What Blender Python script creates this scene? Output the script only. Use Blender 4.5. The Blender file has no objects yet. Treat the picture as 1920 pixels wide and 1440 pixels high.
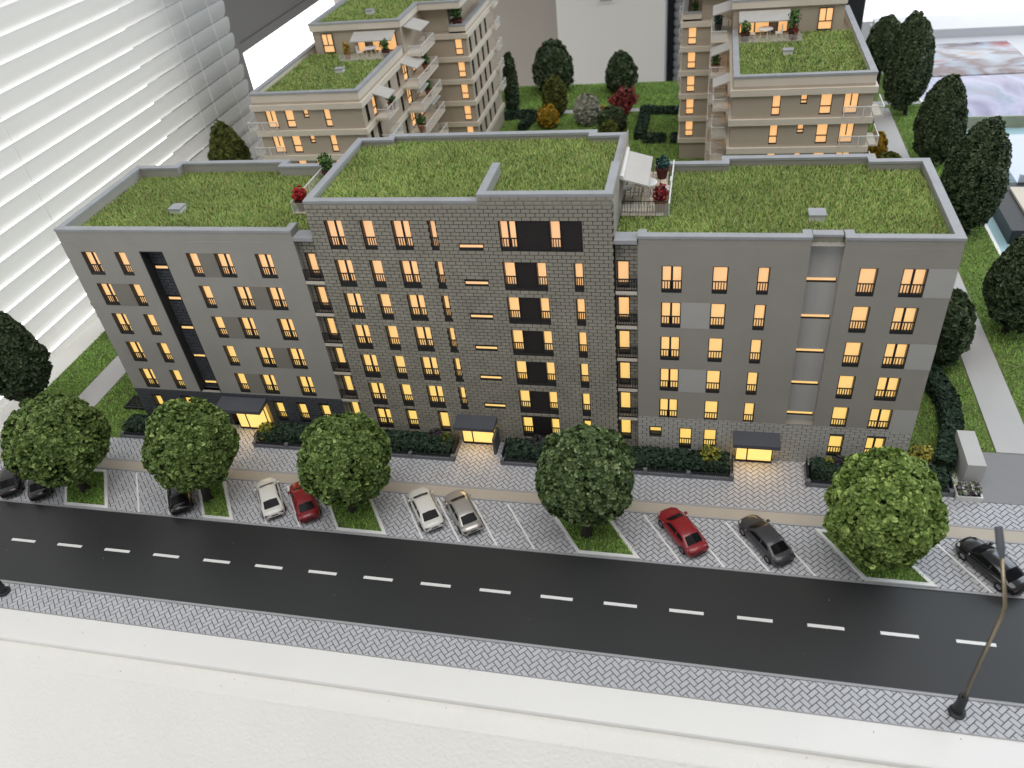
import bpy, math, random
from mathutils import Vector, Matrix
random.seed(7)
U = 0.01                                   # 1 authored unit = 1 cm of the tabletop model
SC = bpy.context.scene
COL = SC.collection
# ------------------------------------------------------------------ camera
cam = bpy.data.cameras.new('camera'); co = bpy.data.objects.new('camera', cam); COL.objects.link(co)
CP = Vector((12.21320235, -48.99799449, 46.86372049))
RT = Vector((0.9743899, 0.20056866, -0.10166875)); DN = Vector((0.0476145, -0.62591079, -0.77843981)); FW = Vector((-0.21976619, 0.75366298, -0.61943113))
m = Matrix((RT, -DN, -FW)).transposed().to_4x4(); m.translation = CP * U
co.matrix_world = m
cam.sensor_width = 36; cam.lens = 1498.36 / 1920 * 36
cam.clip_start = 0.02; cam.clip_end = 50
cam.dof.use_dof = True; cam.dof.focus_distance = 0.66; cam.dof.aperture_fstop = 11.0
SC.camera = co
# ------------------------------------------------------------------ light
W = bpy.data.worlds.new('World'); SC.world = W; W.use_nodes = True
W.node_tree.nodes['Background'].inputs[0].default_value = (0.93, 0.96, 1.0, 1)
W.node_tree.nodes['Background'].inputs[1].default_value = 0.34
def area(name, loc, target, size, sizey, power, col):
    l = bpy.data.lights.new(name, 'AREA'); l.shape = 'RECTANGLE'; l.size = size * U; l.size_y = sizey * U
    l.energy = power; l.color = col
    o = bpy.data.objects.new(name, l); COL.objects.link(o); o.location = Vector(loc) * U
    o.rotation_euler = (Vector(target) - Vector(loc)).to_track_quat('-Z', 'Y').to_euler()
    return o
area('window_light', (150, 110, 110), (5, 20, 5), 140, 110, 21.0, (0.80, 0.90, 1.0))
area('ceiling_fill', (15, -40, 165), (0, 0, 0), 150, 110, 17.0, (1.0, 0.975, 0.95))  # unseen area lamp added for the room's soft light from above
SLAT_TR, SLAT_TILT, DAYL, DAYR = 0.11, 78.5, 2.2, 1.25
SC.view_settings.view_transform = 'Standard'; SC.view_settings.look = 'None'
SC.view_settings.exposure = 0.0; SC.view_settings.gamma = 1.0
SC.cycles.max_bounces = 8; SC.cycles.transparent_max_bounces = 16
SC.cycles.use_denoising = True
# ------------------------------------------------------------------ materials
def mat(name, col, rough=0.7, var=0.08, nscale=40.0, bump=0.0, bscale=150.0, spec=0.4, metal=0.0, emit=None, estr=0.0, coat=0.0, trans=0.0, alpha=1.0, island=None, ior=1.45, bdist=0.0006):
    M = bpy.data.materials.new(name); M.use_nodes = True
    nt = M.node_tree; N = nt.nodes; L = nt.links; b = N['Principled BSDF']
    b.inputs['Roughness'].default_value = rough; b.inputs['Specular IOR Level'].default_value = spec
    b.inputs['Metallic'].default_value = metal; b.inputs['Coat Weight'].default_value = coat
    b.inputs['Transmission Weight'].default_value = trans; b.inputs['Alpha'].default_value = alpha; b.inputs['IOR'].default_value = ior
    c = (*col, 1)
    tc = N.new('ShaderNodeTexCoord')
    if island:                                        # list of colours picked per leaf / blade
        g = N.new('ShaderNodeNewGeometry'); r = N.new('ShaderNodeValToRGB')
        el = r.color_ramp.elements
        while len(el) < len(island): el.new(0.5)
        for i, cc in enumerate(island): el[i].position = i / (len(island) - 1); el[i].color = (*cc, 1)
        L.new(g.outputs['Random Per Island'], r.inputs[0]); src = r.outputs[0]
    else:
        rgb = N.new('ShaderNodeRGB'); rgb.outputs[0].default_value = c; src = rgb.outputs[0]
    if var > 0:
        n = N.new('ShaderNodeTexNoise'); n.inputs['Scale'].default_value = nscale; n.inputs['Detail'].default_value = 6; n.inputs['Roughness'].default_value = 0.6
        L.new(tc.outputs['Object'], n.inputs['Vector'])
        mr = N.new('ShaderNodeMapRange'); mr.inputs[1].default_value = 0.3; mr.inputs[2].default_value = 0.7
        mr.inputs[3].default_value = 1 - var; mr.inputs[4].default_value = 1 + var
        L.new(n.outputs[0], mr.inputs[0])
        mx = N.new('ShaderNodeVectorMath'); mx.operation = 'SCALE'
        L.new(src, mx.inputs[0]); L.new(mr.outputs[0], mx.inputs['Scale']); src = mx.outputs[0]
    L.new(src, b.inputs['Base Color'])
    if bump > 0:
        n2 = N.new('ShaderNodeTexNoise'); n2.inputs['Scale'].default_value = bscale; n2.inputs['Detail'].default_value = 4
        L.new(tc.outputs['Object'], n2.inputs['Vector'])
        bp = N.new('ShaderNodeBump'); bp.inputs['Strength'].default_value = bump; bp.inputs['Distance'].default_value = bdist
        L.new(n2.outputs[0], bp.inputs['Height']); L.new(bp.outputs[0], b.inputs['Normal'])
    if emit:
        b.inputs['Emission Color'].default_value = (*emit, 1); b.inputs['Emission Strength'].default_value = estr
    return M
M = {}
M['plaster_l'] = mat('light_grey_plaster', (0.372, 0.357, 0.328), 0.75, 0.05, 30, 0.12, 500)
M['plaster_r'] = mat('taupe_plaster', (0.338, 0.318, 0.282), 0.75, 0.05, 30, 0.12, 500)
M['panel_l'] = mat('olive_grey_panel', (0.26, 0.247, 0.21), 0.7, 0.04, 40, 0.1, 500)
M['panel_r'] = mat('pale_grey_panel', (0.46, 0.45, 0.43), 0.7, 0.04, 40, 0.1, 500)
M['coping'] = mat('zinc_grey_coping', (0.36, 0.37, 0.39), 0.5, 0.08, 60, 0.1, 300)
M['brick'] = mat('grey_brick', (0.335, 0.315, 0.262), 0.75, 0.16, 90, 0.2, 700)
M['mortar'] = mat('dark_mortar', (0.032, 0.03, 0.027), 0.9, 0.1)
M['brick_dark'] = mat('anthracite_brick', (0.08, 0.086, 0.098), 0.7, 0.2, 90, 0.2, 700)
M['mortar_dark'] = mat('black_mortar', (0.03, 0.031, 0.034), 0.9, 0.1)
M['brick_r'] = mat('mid_grey_brick', (0.50, 0.485, 0.45), 0.75, 0.14, 90, 0.2, 700)
M['mortar_r'] = mat('grey_mortar', (0.10, 0.098, 0.092), 0.9, 0.1)
M['frame'] = mat('anthracite_frame', (0.022, 0.023, 0.026), 0.45, 0.1)
M['canopy'] = mat('slate_grey_canopy', (0.085, 0.09, 0.105), 0.5, 0.08, 50)
M['grass_base'] = mat('grass_base', (0.13, 0.175, 0.05), 0.95, 0.35, 60)
M['grass_roof'] = mat('roof_grass', (0, 0, 0), 0.85, 0.22, 14, island=[(0.06, 0.09, 0.03), (0.276, 0.413, 0.101), (0.427, 0.56, 0.151), (0.213, 0.359, 0.114), (0.578, 0.587, 0.227), (0.251, 0.213, 0.088)])
M['grass_lawn'] = mat('lawn_grass', (0, 0, 0), 0.85, 0.2, 10, island=[(0.123, 0.262, 0.056), (0.262, 0.463, 0.093), (0.37, 0.556, 0.123), (0.216, 0.402, 0.093)])
M['asphalt'] = mat('black_road_sheet', (0.031, 0.032, 0.033), 0.42, 0.12, 5, 0.05, 900, spec=0.5)
M['paint'] = mat('white_paint', (0.80, 0.80, 0.79), 0.5, 0.04)
M['paver'] = mat('grey_paver', (0.50, 0.505, 0.53), 0.7, 0.10, 80, 0.1, 600)
M['joint'] = mat('paver_joint', (0.03, 0.03, 0.032), 0.9, 0.1)
M['beige'] = mat('beige_strip', (0.47, 0.42, 0.35), 0.7, 0.06, 30, 0.1, 400)
M['kerb'] = mat('grey_kerb', (0.36, 0.36, 0.375), 0.6, 0.06)
M['path'] = mat('pale_grey_path', (0.50, 0.49, 0.48), 0.7, 0.05, 20, 0.1, 500)
M['path_r'] = mat('mid_grey_path', (0.24, 0.24, 0.245), 0.7, 0.06, 20, 0.1, 500)
M['board'] = mat('white_board', (0.80, 0.79, 0.765), 0.45, 0.02, 10, 0.04, 900)
M['leather'] = mat('white_textured_vinyl', (0.80, 0.785, 0.74), 0.5, 0.02, 15, 0.6, 420, bdist=0.0010)
M['trunk'] = mat('dark_trunk', (0.03, 0.026, 0.022), 0.85, 0.3, 200, 0.3, 500)
M['leaf'] = mat('leaf_green', (0, 0, 0), 0.5, 0.0, island=[(0.055, 0.1, 0.024), (0.109, 0.175, 0.04), (0.17, 0.25, 0.06), (0.09, 0.149, 0.036), (0.377, 0.493, 0.158)])  # last, lightest colour stands for glints of light on the leaves
M['leaf2'] = mat('leaf_dark', (0, 0, 0), 0.5, 0.0, island=[(0.029, 0.05, 0.023), (0.053, 0.085, 0.035), (0.079, 0.109, 0.05), (0.039, 0.067, 0.029), (0.123, 0.158, 0.079)])
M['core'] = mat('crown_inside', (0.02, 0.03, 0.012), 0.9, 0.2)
M['leaf_olive'] = mat('leaf_olive', (0, 0, 0), 0.7, 0.0, island=[(0.05, 0.065, 0.012), (0.10, 0.115, 0.02), (0.15, 0.155, 0.035)])
M['leaf_white'] = mat('leaf_white', (0, 0, 0), 0.7, 0.0, island=[(0.28, 0.28, 0.22), (0.48, 0.47, 0.40), (0.22, 0.24, 0.16), (0.6, 0.58, 0.5)])
M['leaf_red'] = mat('leaf_red', (0, 0, 0), 0.7, 0.0, island=[(0.16, 0.025, 0.025), (0.28, 0.05, 0.045), (0.36, 0.10, 0.09)])
M['leaf_yellow'] = mat('leaf_yellow', (0, 0, 0), 0.7, 0.0, island=[(0.25, 0.13, 0.01), (0.42, 0.25, 0.02), (0.5, 0.33, 0.03), (0.2, 0.18, 0.03)])
M['hedge'] = mat('hedge_green', (0, 0, 0), 0.7, 0.0, island=[(0.015, 0.033, 0.021), (0.03, 0.06, 0.036), (0.053, 0.087, 0.051)])
M['flower_red'] = mat('flower_red', (0, 0, 0), 0.7, 0.0, island=[(0.22, 0.01, 0.02), (0.35, 0.03, 0.05), (0.05, 0.09, 0.03)])
M['flower_mix'] = mat('flower_mix', (0, 0, 0), 0.7, 0.0, island=[(0.6, 0.6, 0.58), (0.45, 0.45, 0.42), (0.09, 0.02, 0.12), (0.10, 0.15, 0.03), (0.35, 0.38, 0.40)])
M['flower_yellow'] = mat('flower_yellow', (0, 0, 0), 0.7, 0.0, island=[(0.35, 0.32, 0.03), (0.10, 0.16, 0.03), (0.42, 0.36, 0.06), (0.06, 0.10, 0.02)])
M['flower_purple'] = mat('flower_purple', (0, 0, 0), 0.7, 0.0, island=[(0.07, 0.03, 0.09), (0.04, 0.06, 0.03), (0.10, 0.05, 0.12)])
M['terracotta'] = mat('terracotta', (0.30, 0.12, 0.065), 0.8, 0.1)
M['maroon'] = mat('maroon_pot', (0.09, 0.02, 0.02), 0.6, 0.1)
M['greypot'] = mat('grey_pot', (0.09, 0.09, 0.095), 0.6, 0.1)
M['white_plastic'] = mat('white_plastic', (0.75, 0.74, 0.72), 0.4, 0.03)
M['greige'] = mat('greige_plaster', (0.46, 0.39, 0.31), 0.75, 0.04, 30, 0.08, 500)
M['cream'] = mat('cream_band', (0.68, 0.61, 0.515), 0.7, 0.04, 30, 0.08, 500)
M['deck'] = mat('pale_deck', (0.52, 0.44, 0.37), 0.6, 0.05)
M['tile'] = mat('pale_tile', (0.74, 0.62, 0.53), 0.5, 0.06)
M['awning'] = mat('pale_awning', (0.50, 0.48, 0.45), 0.7, 0.05, 60, 0.1, 400)
M['blackbrick'] = None
def acrylic(name, a, col=(0.85, 0.85, 0.84)):
    mm = mat(name, col, 0.15, 0.0, spec=0.6, alpha=a); return mm
M['acrylic'] = acrylic('clear_acrylic', 0.16)
M['tyre'] = mat('tyre_rubber', (0.015, 0.015, 0.016), 0.7, 0.1)
M['rim'] = mat('alloy_rim', (0.35, 0.35, 0.36), 0.3, 0.05, metal=0.8)
M['car_glass'] = mat('car_glass', (0.006, 0.006, 0.007), 0.3, 0.0, spec=0.12)
M['brass'] = mat('brass_pole', (0.30, 0.25, 0.17), 0.35, 0.1, metal=0.8)
M['lampgrey'] = mat('lamp_grey', (0.10, 0.105, 0.12), 0.45, 0.1)
M['headlight'] = mat('headlight', (0.55, 0.55, 0.55), 0.15, 0.0, spec=0.7)
M['taillight'] = mat('taillight', (0.07, 0.02, 0.02), 0.4, 0.0, spec=0.3)
M['plate'] = mat('dark_trim', (0.02, 0.02, 0.02), 0.5, 0.0)
M['leaf3'] = mat('leaf_mid', (0, 0, 0), 0.5, 0.0, island=[(0.039, 0.073, 0.028), (0.076, 0.125, 0.042), (0.119, 0.176, 0.057), (0.062, 0.105, 0.034), (0.332, 0.415, 0.194)])  # the lightest entry paints highlights onto the foliage
M['leaf4'] = mat('leaf_bright', (0, 0, 0), 0.5, 0.0, island=[(0.081, 0.14, 0.028), (0.165, 0.252, 0.051), (0.247, 0.351, 0.085), (0.128, 0.211, 0.047), (0.544, 0.679, 0.203)])  # glints are put into the colour here too, as the lightest entry
M['leaf_olive2'] = mat('leaf_olive_dark', (0, 0, 0), 0.7, 0.0, island=[(0.048, 0.064, 0.013), (0.096, 0.112, 0.022), (0.144, 0.16, 0.032)])
M['leaf_g'] = mat('pot_plant_green', (0, 0, 0), 0.7, 0.0, island=[(0.031, 0.093, 0.023), (0.078, 0.171, 0.046), (0.155, 0.248, 0.062)])
M['leaf_blue'] = mat('pot_plant_bluegreen', (0, 0, 0), 0.7, 0.0, island=[(0.02, 0.07, 0.065), (0.05, 0.12, 0.11), (0.03, 0.08, 0.05)])
M['flower_red2'] = mat('flower_bright_red', (0, 0, 0), 0.7, 0.0, island=[(0.40, 0.015, 0.02), (0.55, 0.05, 0.05), (0.30, 0.01, 0.02)])
M['flower_yellow2'] = mat('flower_gold', (0, 0, 0), 0.7, 0.0, island=[(0.55, 0.42, 0.05), (0.45, 0.38, 0.06), (0.10, 0.13, 0.03), (0.60, 0.50, 0.12)])
# black brick panels (bricks far below ten pixels): brick texture with relief
def black_brick():
    mm = bpy.data.materials.new('black_brick_panel'); mm.use_nodes = True; nt = mm.node_tree; N = nt.nodes; L = nt.links; b = N['Principled BSDF']
    tc = N.new('ShaderNodeTexCoord'); sep = N.new('ShaderNodeSeparateXYZ'); cmb = N.new('ShaderNodeCombineXYZ')
    L.new(tc.outputs['Object'], sep.inputs[0]); L.new(sep.outputs[0], cmb.inputs[0]); L.new(sep.outputs[2], cmb.inputs[1])
    br = N.new('ShaderNodeTexBrick'); br.inputs['Scale'].default_value = 1.0
    br.inputs['Brick Width'].default_value = 0.30 * U; br.inputs['Row Height'].default_value = 0.14 * U; br.inputs['Mortar Size'].default_value = 0.022 * U
    br.inputs['Color1'].default_value = (0.020, 0.013, 0.014, 1); br.inputs['Color2'].default_value = (0.030, 0.019, 0.020, 1); br.inputs['Mortar'].default_value = (0.006, 0.005, 0.005, 1)
    L.new(cmb.outputs[0], br.inputs['Vector']); L.new(br.outputs['Color'], b.inputs['Base Color'])
    bp = N.new('ShaderNodeBump'); bp.inputs['Strength'].default_value = 0.6; bp.inputs['Distance'].default_value = 0.0004; bp.invert = True
    L.new(br.outputs['Fac'], bp.inputs['Height']); L.new(bp.outputs[0], b.inputs['Normal']); b.inputs['Roughness'].default_value = 0.5
    return mm
M['blackbrick'] = black_brick()
def lit(name, col, s):
    mm = bpy.data.materials.new(name); mm.use_nodes = True; nt = mm.node_tree; N = nt.nodes; L = nt.links; b = N['Principled BSDF']
    b.inputs['Base Color'].default_value = (0.5, 0.4, 0.25, 1); b.inputs['Roughness'].default_value = 0.35
    tc = N.new('ShaderNodeTexCoord'); n = N.new('ShaderNodeTexNoise'); n.inputs['Scale'].default_value = 55
    L.new(tc.outputs['Object'], n.inputs['Vector'])
    mr = N.new('ShaderNodeMapRange'); mr.inputs[1].default_value = 0.3; mr.inputs[2].default_value = 0.7; mr.inputs[3].default_value = s * 0.88; mr.inputs[4].default_value = s * 1.1
    L.new(n.outputs[0], mr.inputs[0]); L.new(mr.outputs[0], b.inputs['Emission Strength']); b.inputs['Emission Color'].default_value = (*col, 1)
    return mm
LIT = []
for i in range(7):                                     # the LEDs sit low in the model: yellow below, peach on top
    t = i / 6.0
    a = (1.0, 0.66, 0.15); b_ = (0.99, 0.53, 0.26)
    LIT.append(lit('lit_pane_%d' % i, tuple(a[k] * (1 - t) + b_[k] * t for k in range(3)), 0.98 - 0.07 * t))
LITB = lit('lit_pane_back', (0.97, 0.50, 0.19), 0.9)
LITE = lit('lit_entrance', (1.0, 0.66, 0.17), 1.08)

# ------------------------------------------------------------------ mesh helpers (authored in units, stored in metres)
BASE = {}
class MB:
    def __init__(s): s.v = []; s.f = []; s.m = []
    def add(s, vs, fs, mi=0):
        o = len(s.v); s.v += [tuple(q) for q in vs]; s.f += [tuple(i + o for i in f) for f in fs]; s.m += [mi] * len(fs); return s
    def box(s, x0, x1, y0, y1, z0, z1, mi=0, bottom=True):
        vs = [(x0, y0, z0), (x1, y0, z0), (x1, y1, z0), (x0, y1, z0), (x0, y0, z1), (x1, y0, z1), (x1, y1, z1), (x0, y1, z1)]
        fs = [(4, 5, 6, 7), (0, 1, 5, 4), (1, 2, 6, 5), (2, 3, 7, 6), (3, 0, 4, 7)]
        if bottom: fs.append((3, 2, 1, 0))
        return s.add(vs, fs, mi)
    def quad(s, a, b, c, d, mi=0): return s.add([a, b, c, d], [(0, 1, 2, 3)], mi)
    def prism(s, poly, z0, z1, mi=0, bottom=False):
        n = len(poly); vs = [(p[0], p[1], z0) for p in poly] + [(p[0], p[1], z1) for p in poly]
        fs = [tuple(range(n, 2 * n))] + [(i, (i + 1) % n, n + (i + 1) % n, n + i) for i in range(n)]
        if bottom: fs.append(tuple(reversed(range(n))))
        return s.add(vs, fs, mi)
    def tube(s, path, rad, n=8, mi=0, cap=True):
        rs = rad if isinstance(rad, (list, tuple)) else [rad] * len(path)
        P = [Vector(p) for p in path]; o = len(s.v); up = None
        for i, p in enumerate(P):
            d = (P[min(i + 1, len(P) - 1)] - P[max(i - 1, 0)]).normalized()
            if up is None: up = Vector((1, 0, 0)) if abs(d.x) < 0.9 else Vector((0, 1, 0))
            a = d.cross(up).normalized(); up = a.cross(d).normalized()
            for k in range(n):
                t = 2 * math.pi * k / n; q = p + (a * math.cos(t) + up * math.sin(t)) * rs[i]; s.v.append(tuple(q))
        for i in range(len(P) - 1):
            for k in range(n):
                k2 = (k + 1) % n; s.f.append((o + i * n + k, o + i * n + k2, o + (i + 1) * n + k2, o + (i + 1) * n + k)); s.m.append(mi)
        if cap:
            s.f.append(tuple(o + k for k in reversed(range(n)))); s.m.append(mi)
            s.f.append(tuple(o + (len(P) - 1) * n + k for k in range(n))); s.m.append(mi)
        return s
    def lathe(s, c, prof, n=12, mi=0):
        o = len(s.v)
        for r, z in prof:
            for k in range(n):
                t = 2 * math.pi * k / n; s.v.append((c[0] + r * math.cos(t), c[1] + r * math.sin(t), c[2] + z))
        for i in range(len(prof) - 1):
            for k in range(n):
                k2 = (k + 1) % n; s.f.append((o + i * n + k, o + i * n + k2, o + (i + 1) * n + k2, o + (i + 1) * n + k)); s.m.append(mi)
        s.f.append(tuple(o + (len(prof) - 1) * n + k for k in range(n))); s.m.append(mi)
        return s
    def mesh(s, name, mats, org=(0, 0, 0), smooth=False):
        me = bpy.data.meshes.new(name)
        ox, oy, oz = org
        me.from_pydata([((x - ox) * U, (y - oy) * U, (z - oz) * U) for x, y, z in s.v], [], s.f)
        for mm in (mats if isinstance(mats, (list, tuple)) else [mats]): me.materials.append(mm)
        if any(s.m): me.polygons.foreach_set('material_index', s.m)
        if smooth: me.polygons.foreach_set('use_smooth', [True] * len(me.polygons))
        me.update(); return me
def link(name, me, org=(0, 0, 0), parent=None):
    o = bpy.data.objects.new(name, me); COL.objects.link(o); org = Vector(org)
    if parent is not None: o.parent = parent; o.location = (org - BASE[parent]) * U
    else: o.location = org * U
    BASE[o] = org
    return o
def build(mb, name, mats, org=(0, 0, 0), parent=None, smooth=False):
    if parent is not None and tuple(org) == (0, 0, 0): org = tuple(BASE[parent])
    return link(name, mb.mesh(name, mats, org, smooth), org, parent)
def tag(o, label=None, cat=None, group=None, kind=None):
    if label: o['label'] = label
    if cat: o['category'] = cat
    if group: o['group'] = group
    if kind: o['kind'] = kind
    return o
def thing(name, label, cat, loc, group=None, kind=None):
    return tag(link(name, None, loc), label, cat, group, kind)
def box_obj(name, m_, b, parent=None): return build(MB().box(*b), name, m_, ((b[0] + b[1]) / 2, (b[2] + b[3]) / 2, b[4]), parent)

def holes_wall(mb, x0, x1, z0, z1, holes, y=0.0, depth=0.45, mi=0, flip=1):
    """front sheet at y with rectangular holes and their reveals; holes: (hx0,hx1,hz0,hz1)"""
    xs = sorted({x0, x1} | {h[0] for h in holes} | {h[1] for h in holes}); xs = [x for x in xs if x0 - 1e-6 <= x <= x1 + 1e-6]
    for i in range(len(xs) - 1):
        a, b = xs[i], xs[i + 1]; mid = (a + b) / 2
        cuts = sorted([(max(h[2], z0), min(h[3], z1)) for h in holes if h[0] < mid < h[1]])
        z = z0
        for c0, c1 in cuts + [(z1, z1)]:
            if c0 - z > 1e-5: mb.quad((a, y, z), (b, y, z), (b, y, c0), (a, y, c0), mi)
            z = max(z, c1)
    for h in holes:
        a, b, c, d = h; Y = y + depth
        mb.quad((a, y, c), (a, Y, c), (a, Y, d), (a, y, d), mi); mb.quad((b, y, d), (b, Y, d), (b, Y, c), (b, y, c), mi)
        mb.quad((a, y, d), (a, Y, d), (b, Y, d), (b, y, d), mi); mb.quad((a, y, c), (b, y, c), (b, Y, c), (a, Y, c), mi)
    return mb
def clip_rect(poly, x0, x1, y0, y1):
    for ax, lim, sg in ((0, x0, 1), (0, x1, -1), (1, y0, 1), (1, y1, -1)):
        out = []
        for i in range(len(poly)):
            a, b = poly[i], poly[(i + 1) % len(poly)]; da, db = (a[ax] - lim) * sg, (b[ax] - lim) * sg
            if da >= 0: out.append(a)
            if (da >= 0) != (db >= 0):
                t = da / (da - db); out.append((a[0] + (b[0] - a[0]) * t, a[1] + (b[1] - a[1]) * t))
        poly = out
        if len(poly) < 3: return None
    return poly
def brick_field(parent, x0, x1, z0, z1, holes, y, m_, L=0.66, H=0.30, J=0.052, proud=0.05, n_obj=300, name='brick', regions=None):
    """running-bond bricks over a wall, cut at openings; the largest-looking are single parts, the rest one stuff part"""
    rest = MB(); full = []
    rows = int((z1 - z0) / H + 0.999)
    for r in range(rows):
        za = z0 + r * H; zb = min(za + H - J, z1)
        if zb - za < 0.06: continue
        off = (r % 2) * L / 2
        k = 0; x = x0 - off
        while x < x1:
            a, b = max(x, x0), min(x + L - J, x1); x += L
            if b - a < 0.05: continue
            segs = [(a, b)]
            for h in holes:
                if h[2] < zb - 0.02 and h[3] > za + 0.02:
                    ns = []
                    for s0, s1 in segs:
                        if h[1] <= s0 or h[0] >= s1: ns.append((s0, s1)); continue
                        if h[0] - s0 > 0.04: ns.append((s0, h[0]))
                        if s1 - h[1] > 0.04: ns.append((h[1], s1))
                    segs = ns
            for s0, s1 in segs:
                if abs(s1 - s0 - (L - J)) < 1e-4 and abs(zb - za - (H - J)) < 1e-4: full.append((s0, za))
                else:
                    e = random.uniform(-0.012, 0.012); rest.box(s0, s1, y - proud - e, y + 0.02, za, zb, 0, True)
    # parts: those nearest the camera = lowest dz distance
    full.sort(key=lambda p: (Vector((p[0], y, p[1])) - CP).length)
    step = full[:n_obj]
    bm_ = MB().box(0, L - J, -proud, 0.02, 0, H - J).mesh(name, m_)
    for (a, za) in step: link(name, bm_, (a, y - random.uniform(-0.01, 0.01), za), parent)
    for (a, za) in full[n_obj:]:
        e = random.uniform(-0.012, 0.012); rest.box(a, a + L - J, y - proud - e, y + 0.02, za, za + H - J)
    if rest.v: tag(build(rest, 'brickwork', m_, parent=parent), kind='stuff')
def paver_field(parent, x0, x1, y0, y1, z, L=0.68, n_obj=300, gaps=()):
    W = L / 2; J = 0.054; rest = MB(); full = []; c = math.sqrt(0.5)
    def rot(p): return (p[0] * c - p[1] * c, p[0] * c + p[1] * c)
    def inv(p): return (p[0] * c + p[1] * c, -p[0] * c + p[1] * c)
    cs = [inv(q) for q in ((x0, y0), (x1, y0), (x1, y1), (x0, y1))]
    u0, u1 = min(q[0] for q in cs) - 1, max(q[0] for q in cs) + 1; v0, v1 = min(q[1] for q in cs) - 1, max(q[1] for q in cs) + 1
    for j in range(int(v0 / W) - 1, int(v1 / W) + 2):
        for i in range(int(u0 / W) - 1, int(u1 / W) + 2):
            t = (i - j) % 4
            if t == 0: r = (i * W, j * W, L, W)
            elif t == 3: r = (i * W, j * W, W, L)
            else: continue
            r = (r[0] + J / 2, r[1] + J / 2, r[2] - J, r[3] - J)
            pl = [rot(q) for q in ((r[0], r[1]), (r[0] + r[2], r[1]), (r[0] + r[2], r[1] + r[3]), (r[0], r[1] + r[3]))]
            if max(q[0] for q in pl) < x0 or min(q[0] for q in pl) > x1 or max(q[1] for q in pl) < y0 or min(q[1] for q in pl) > y1: continue
            inside = all(x0 <= q[0] <= x1 and y0 <= q[1] <= y1 for q in pl)
            if inside: full.append((pl, t)); continue
            pc = clip_rect(pl, x0, x1, y0, y1)
            if pc: rest.prism(pc, z - 0.06, z + random.uniform(-0.008, 0.008))
    def vis(p):
        q = Vector((p[0][0][0], p[0][0][1], z)) - CP; w = q.dot(FW); px = q.dot(RT) / w * 1498 + 960; py = q.dot(DN) / w * 1498 + 720
        out = 0 if -10 < px < 1930 and -10 < py < 1450 and not any(g[0] < p[0][0][0] < g[1] and g[2] < p[0][0][1] < g[3] for g in gaps) else 1000
        return w + out
    full.sort(key=vis)
    def pm(t):
        w, h = (L - J, W - J) if t == 0 else (W - J, L - J)
        return MB().prism([rot(q) for q in ((0, 0), (w, 0), (w, h), (0, h))], -0.06, 0).mesh('paver', M['paver'])
    me = {0: pm(0), 3: pm(3)}
    for pl, t in full[:n_obj]: link('paver', me[t], (pl[0][0], pl[0][1], z + random.uniform(-0.008, 0.008)), parent)
    for pl, t in full[n_obj:]: rest.prism(pl, z - 0.06, z + random.uniform(-0.008, 0.008))
    tag(build(rest, 'paver_bed', M['paver'], parent=parent), kind='stuff')
def grass_blades(mb, x0, x1, y0, y1, z, dens, h, w=0.05, skip=()):
    n = int((x1 - x0) * (y1 - y0) * dens)
    for _ in range(n):
        x = random.uniform(x0, x1); y = random.uniform(y0, y1)
        if any(s[0] < x < s[1] and s[2] < y < s[3] for s in skip): continue
        a = random.uniform(0, 6.283); hh = h * random.uniform(0.5, 1.15); l = random.uniform(0.2, 1.1) * hh
        dx, dy = math.cos(a) * w, math.sin(a) * w; b = a + random.uniform(0.8, 2.3); tx, ty = math.cos(b) * l, math.sin(b) * l
        i = len(mb.v); mb.v += [(x - dx, y - dy, z), (x + dx, y + dy, z), (x + tx, y + ty, z + hh)]; mb.f.append((i, i + 1, i + 2)); mb.m.append(0)
    return mb
def rnd_dir():
    while True:
        v = Vector((random.uniform(-1, 1), random.uniform(-1, 1), random.uniform(-1, 1)))
        if 0.05 < v.length < 1: return v.normalized()
def leaf(mb, p, nrm, s, asp=0.7):
    n = (nrm + rnd_dir() * 0.85).normalized(); a = n.cross(rnd_dir())
    if a.length < 0.05: a = n.orthogonal()
    a = a.normalized() * s; b = n.cross(a).normalized() * s * asp
    i = len(mb.v); q = p + n * (s * 0.3)
    mb.v += [tuple(p - a), tuple(q - a * .45 - b), tuple(q + a * .5 - b * .9), tuple(p + a), tuple(q + a * .45 + b), tuple(q - a * .5 + b * .9)]; mb.f += [(i, i + 1, i + 2, i + 3), (i, i + 3, i + 4, i + 5)]; mb.m += [0, 0]
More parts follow.
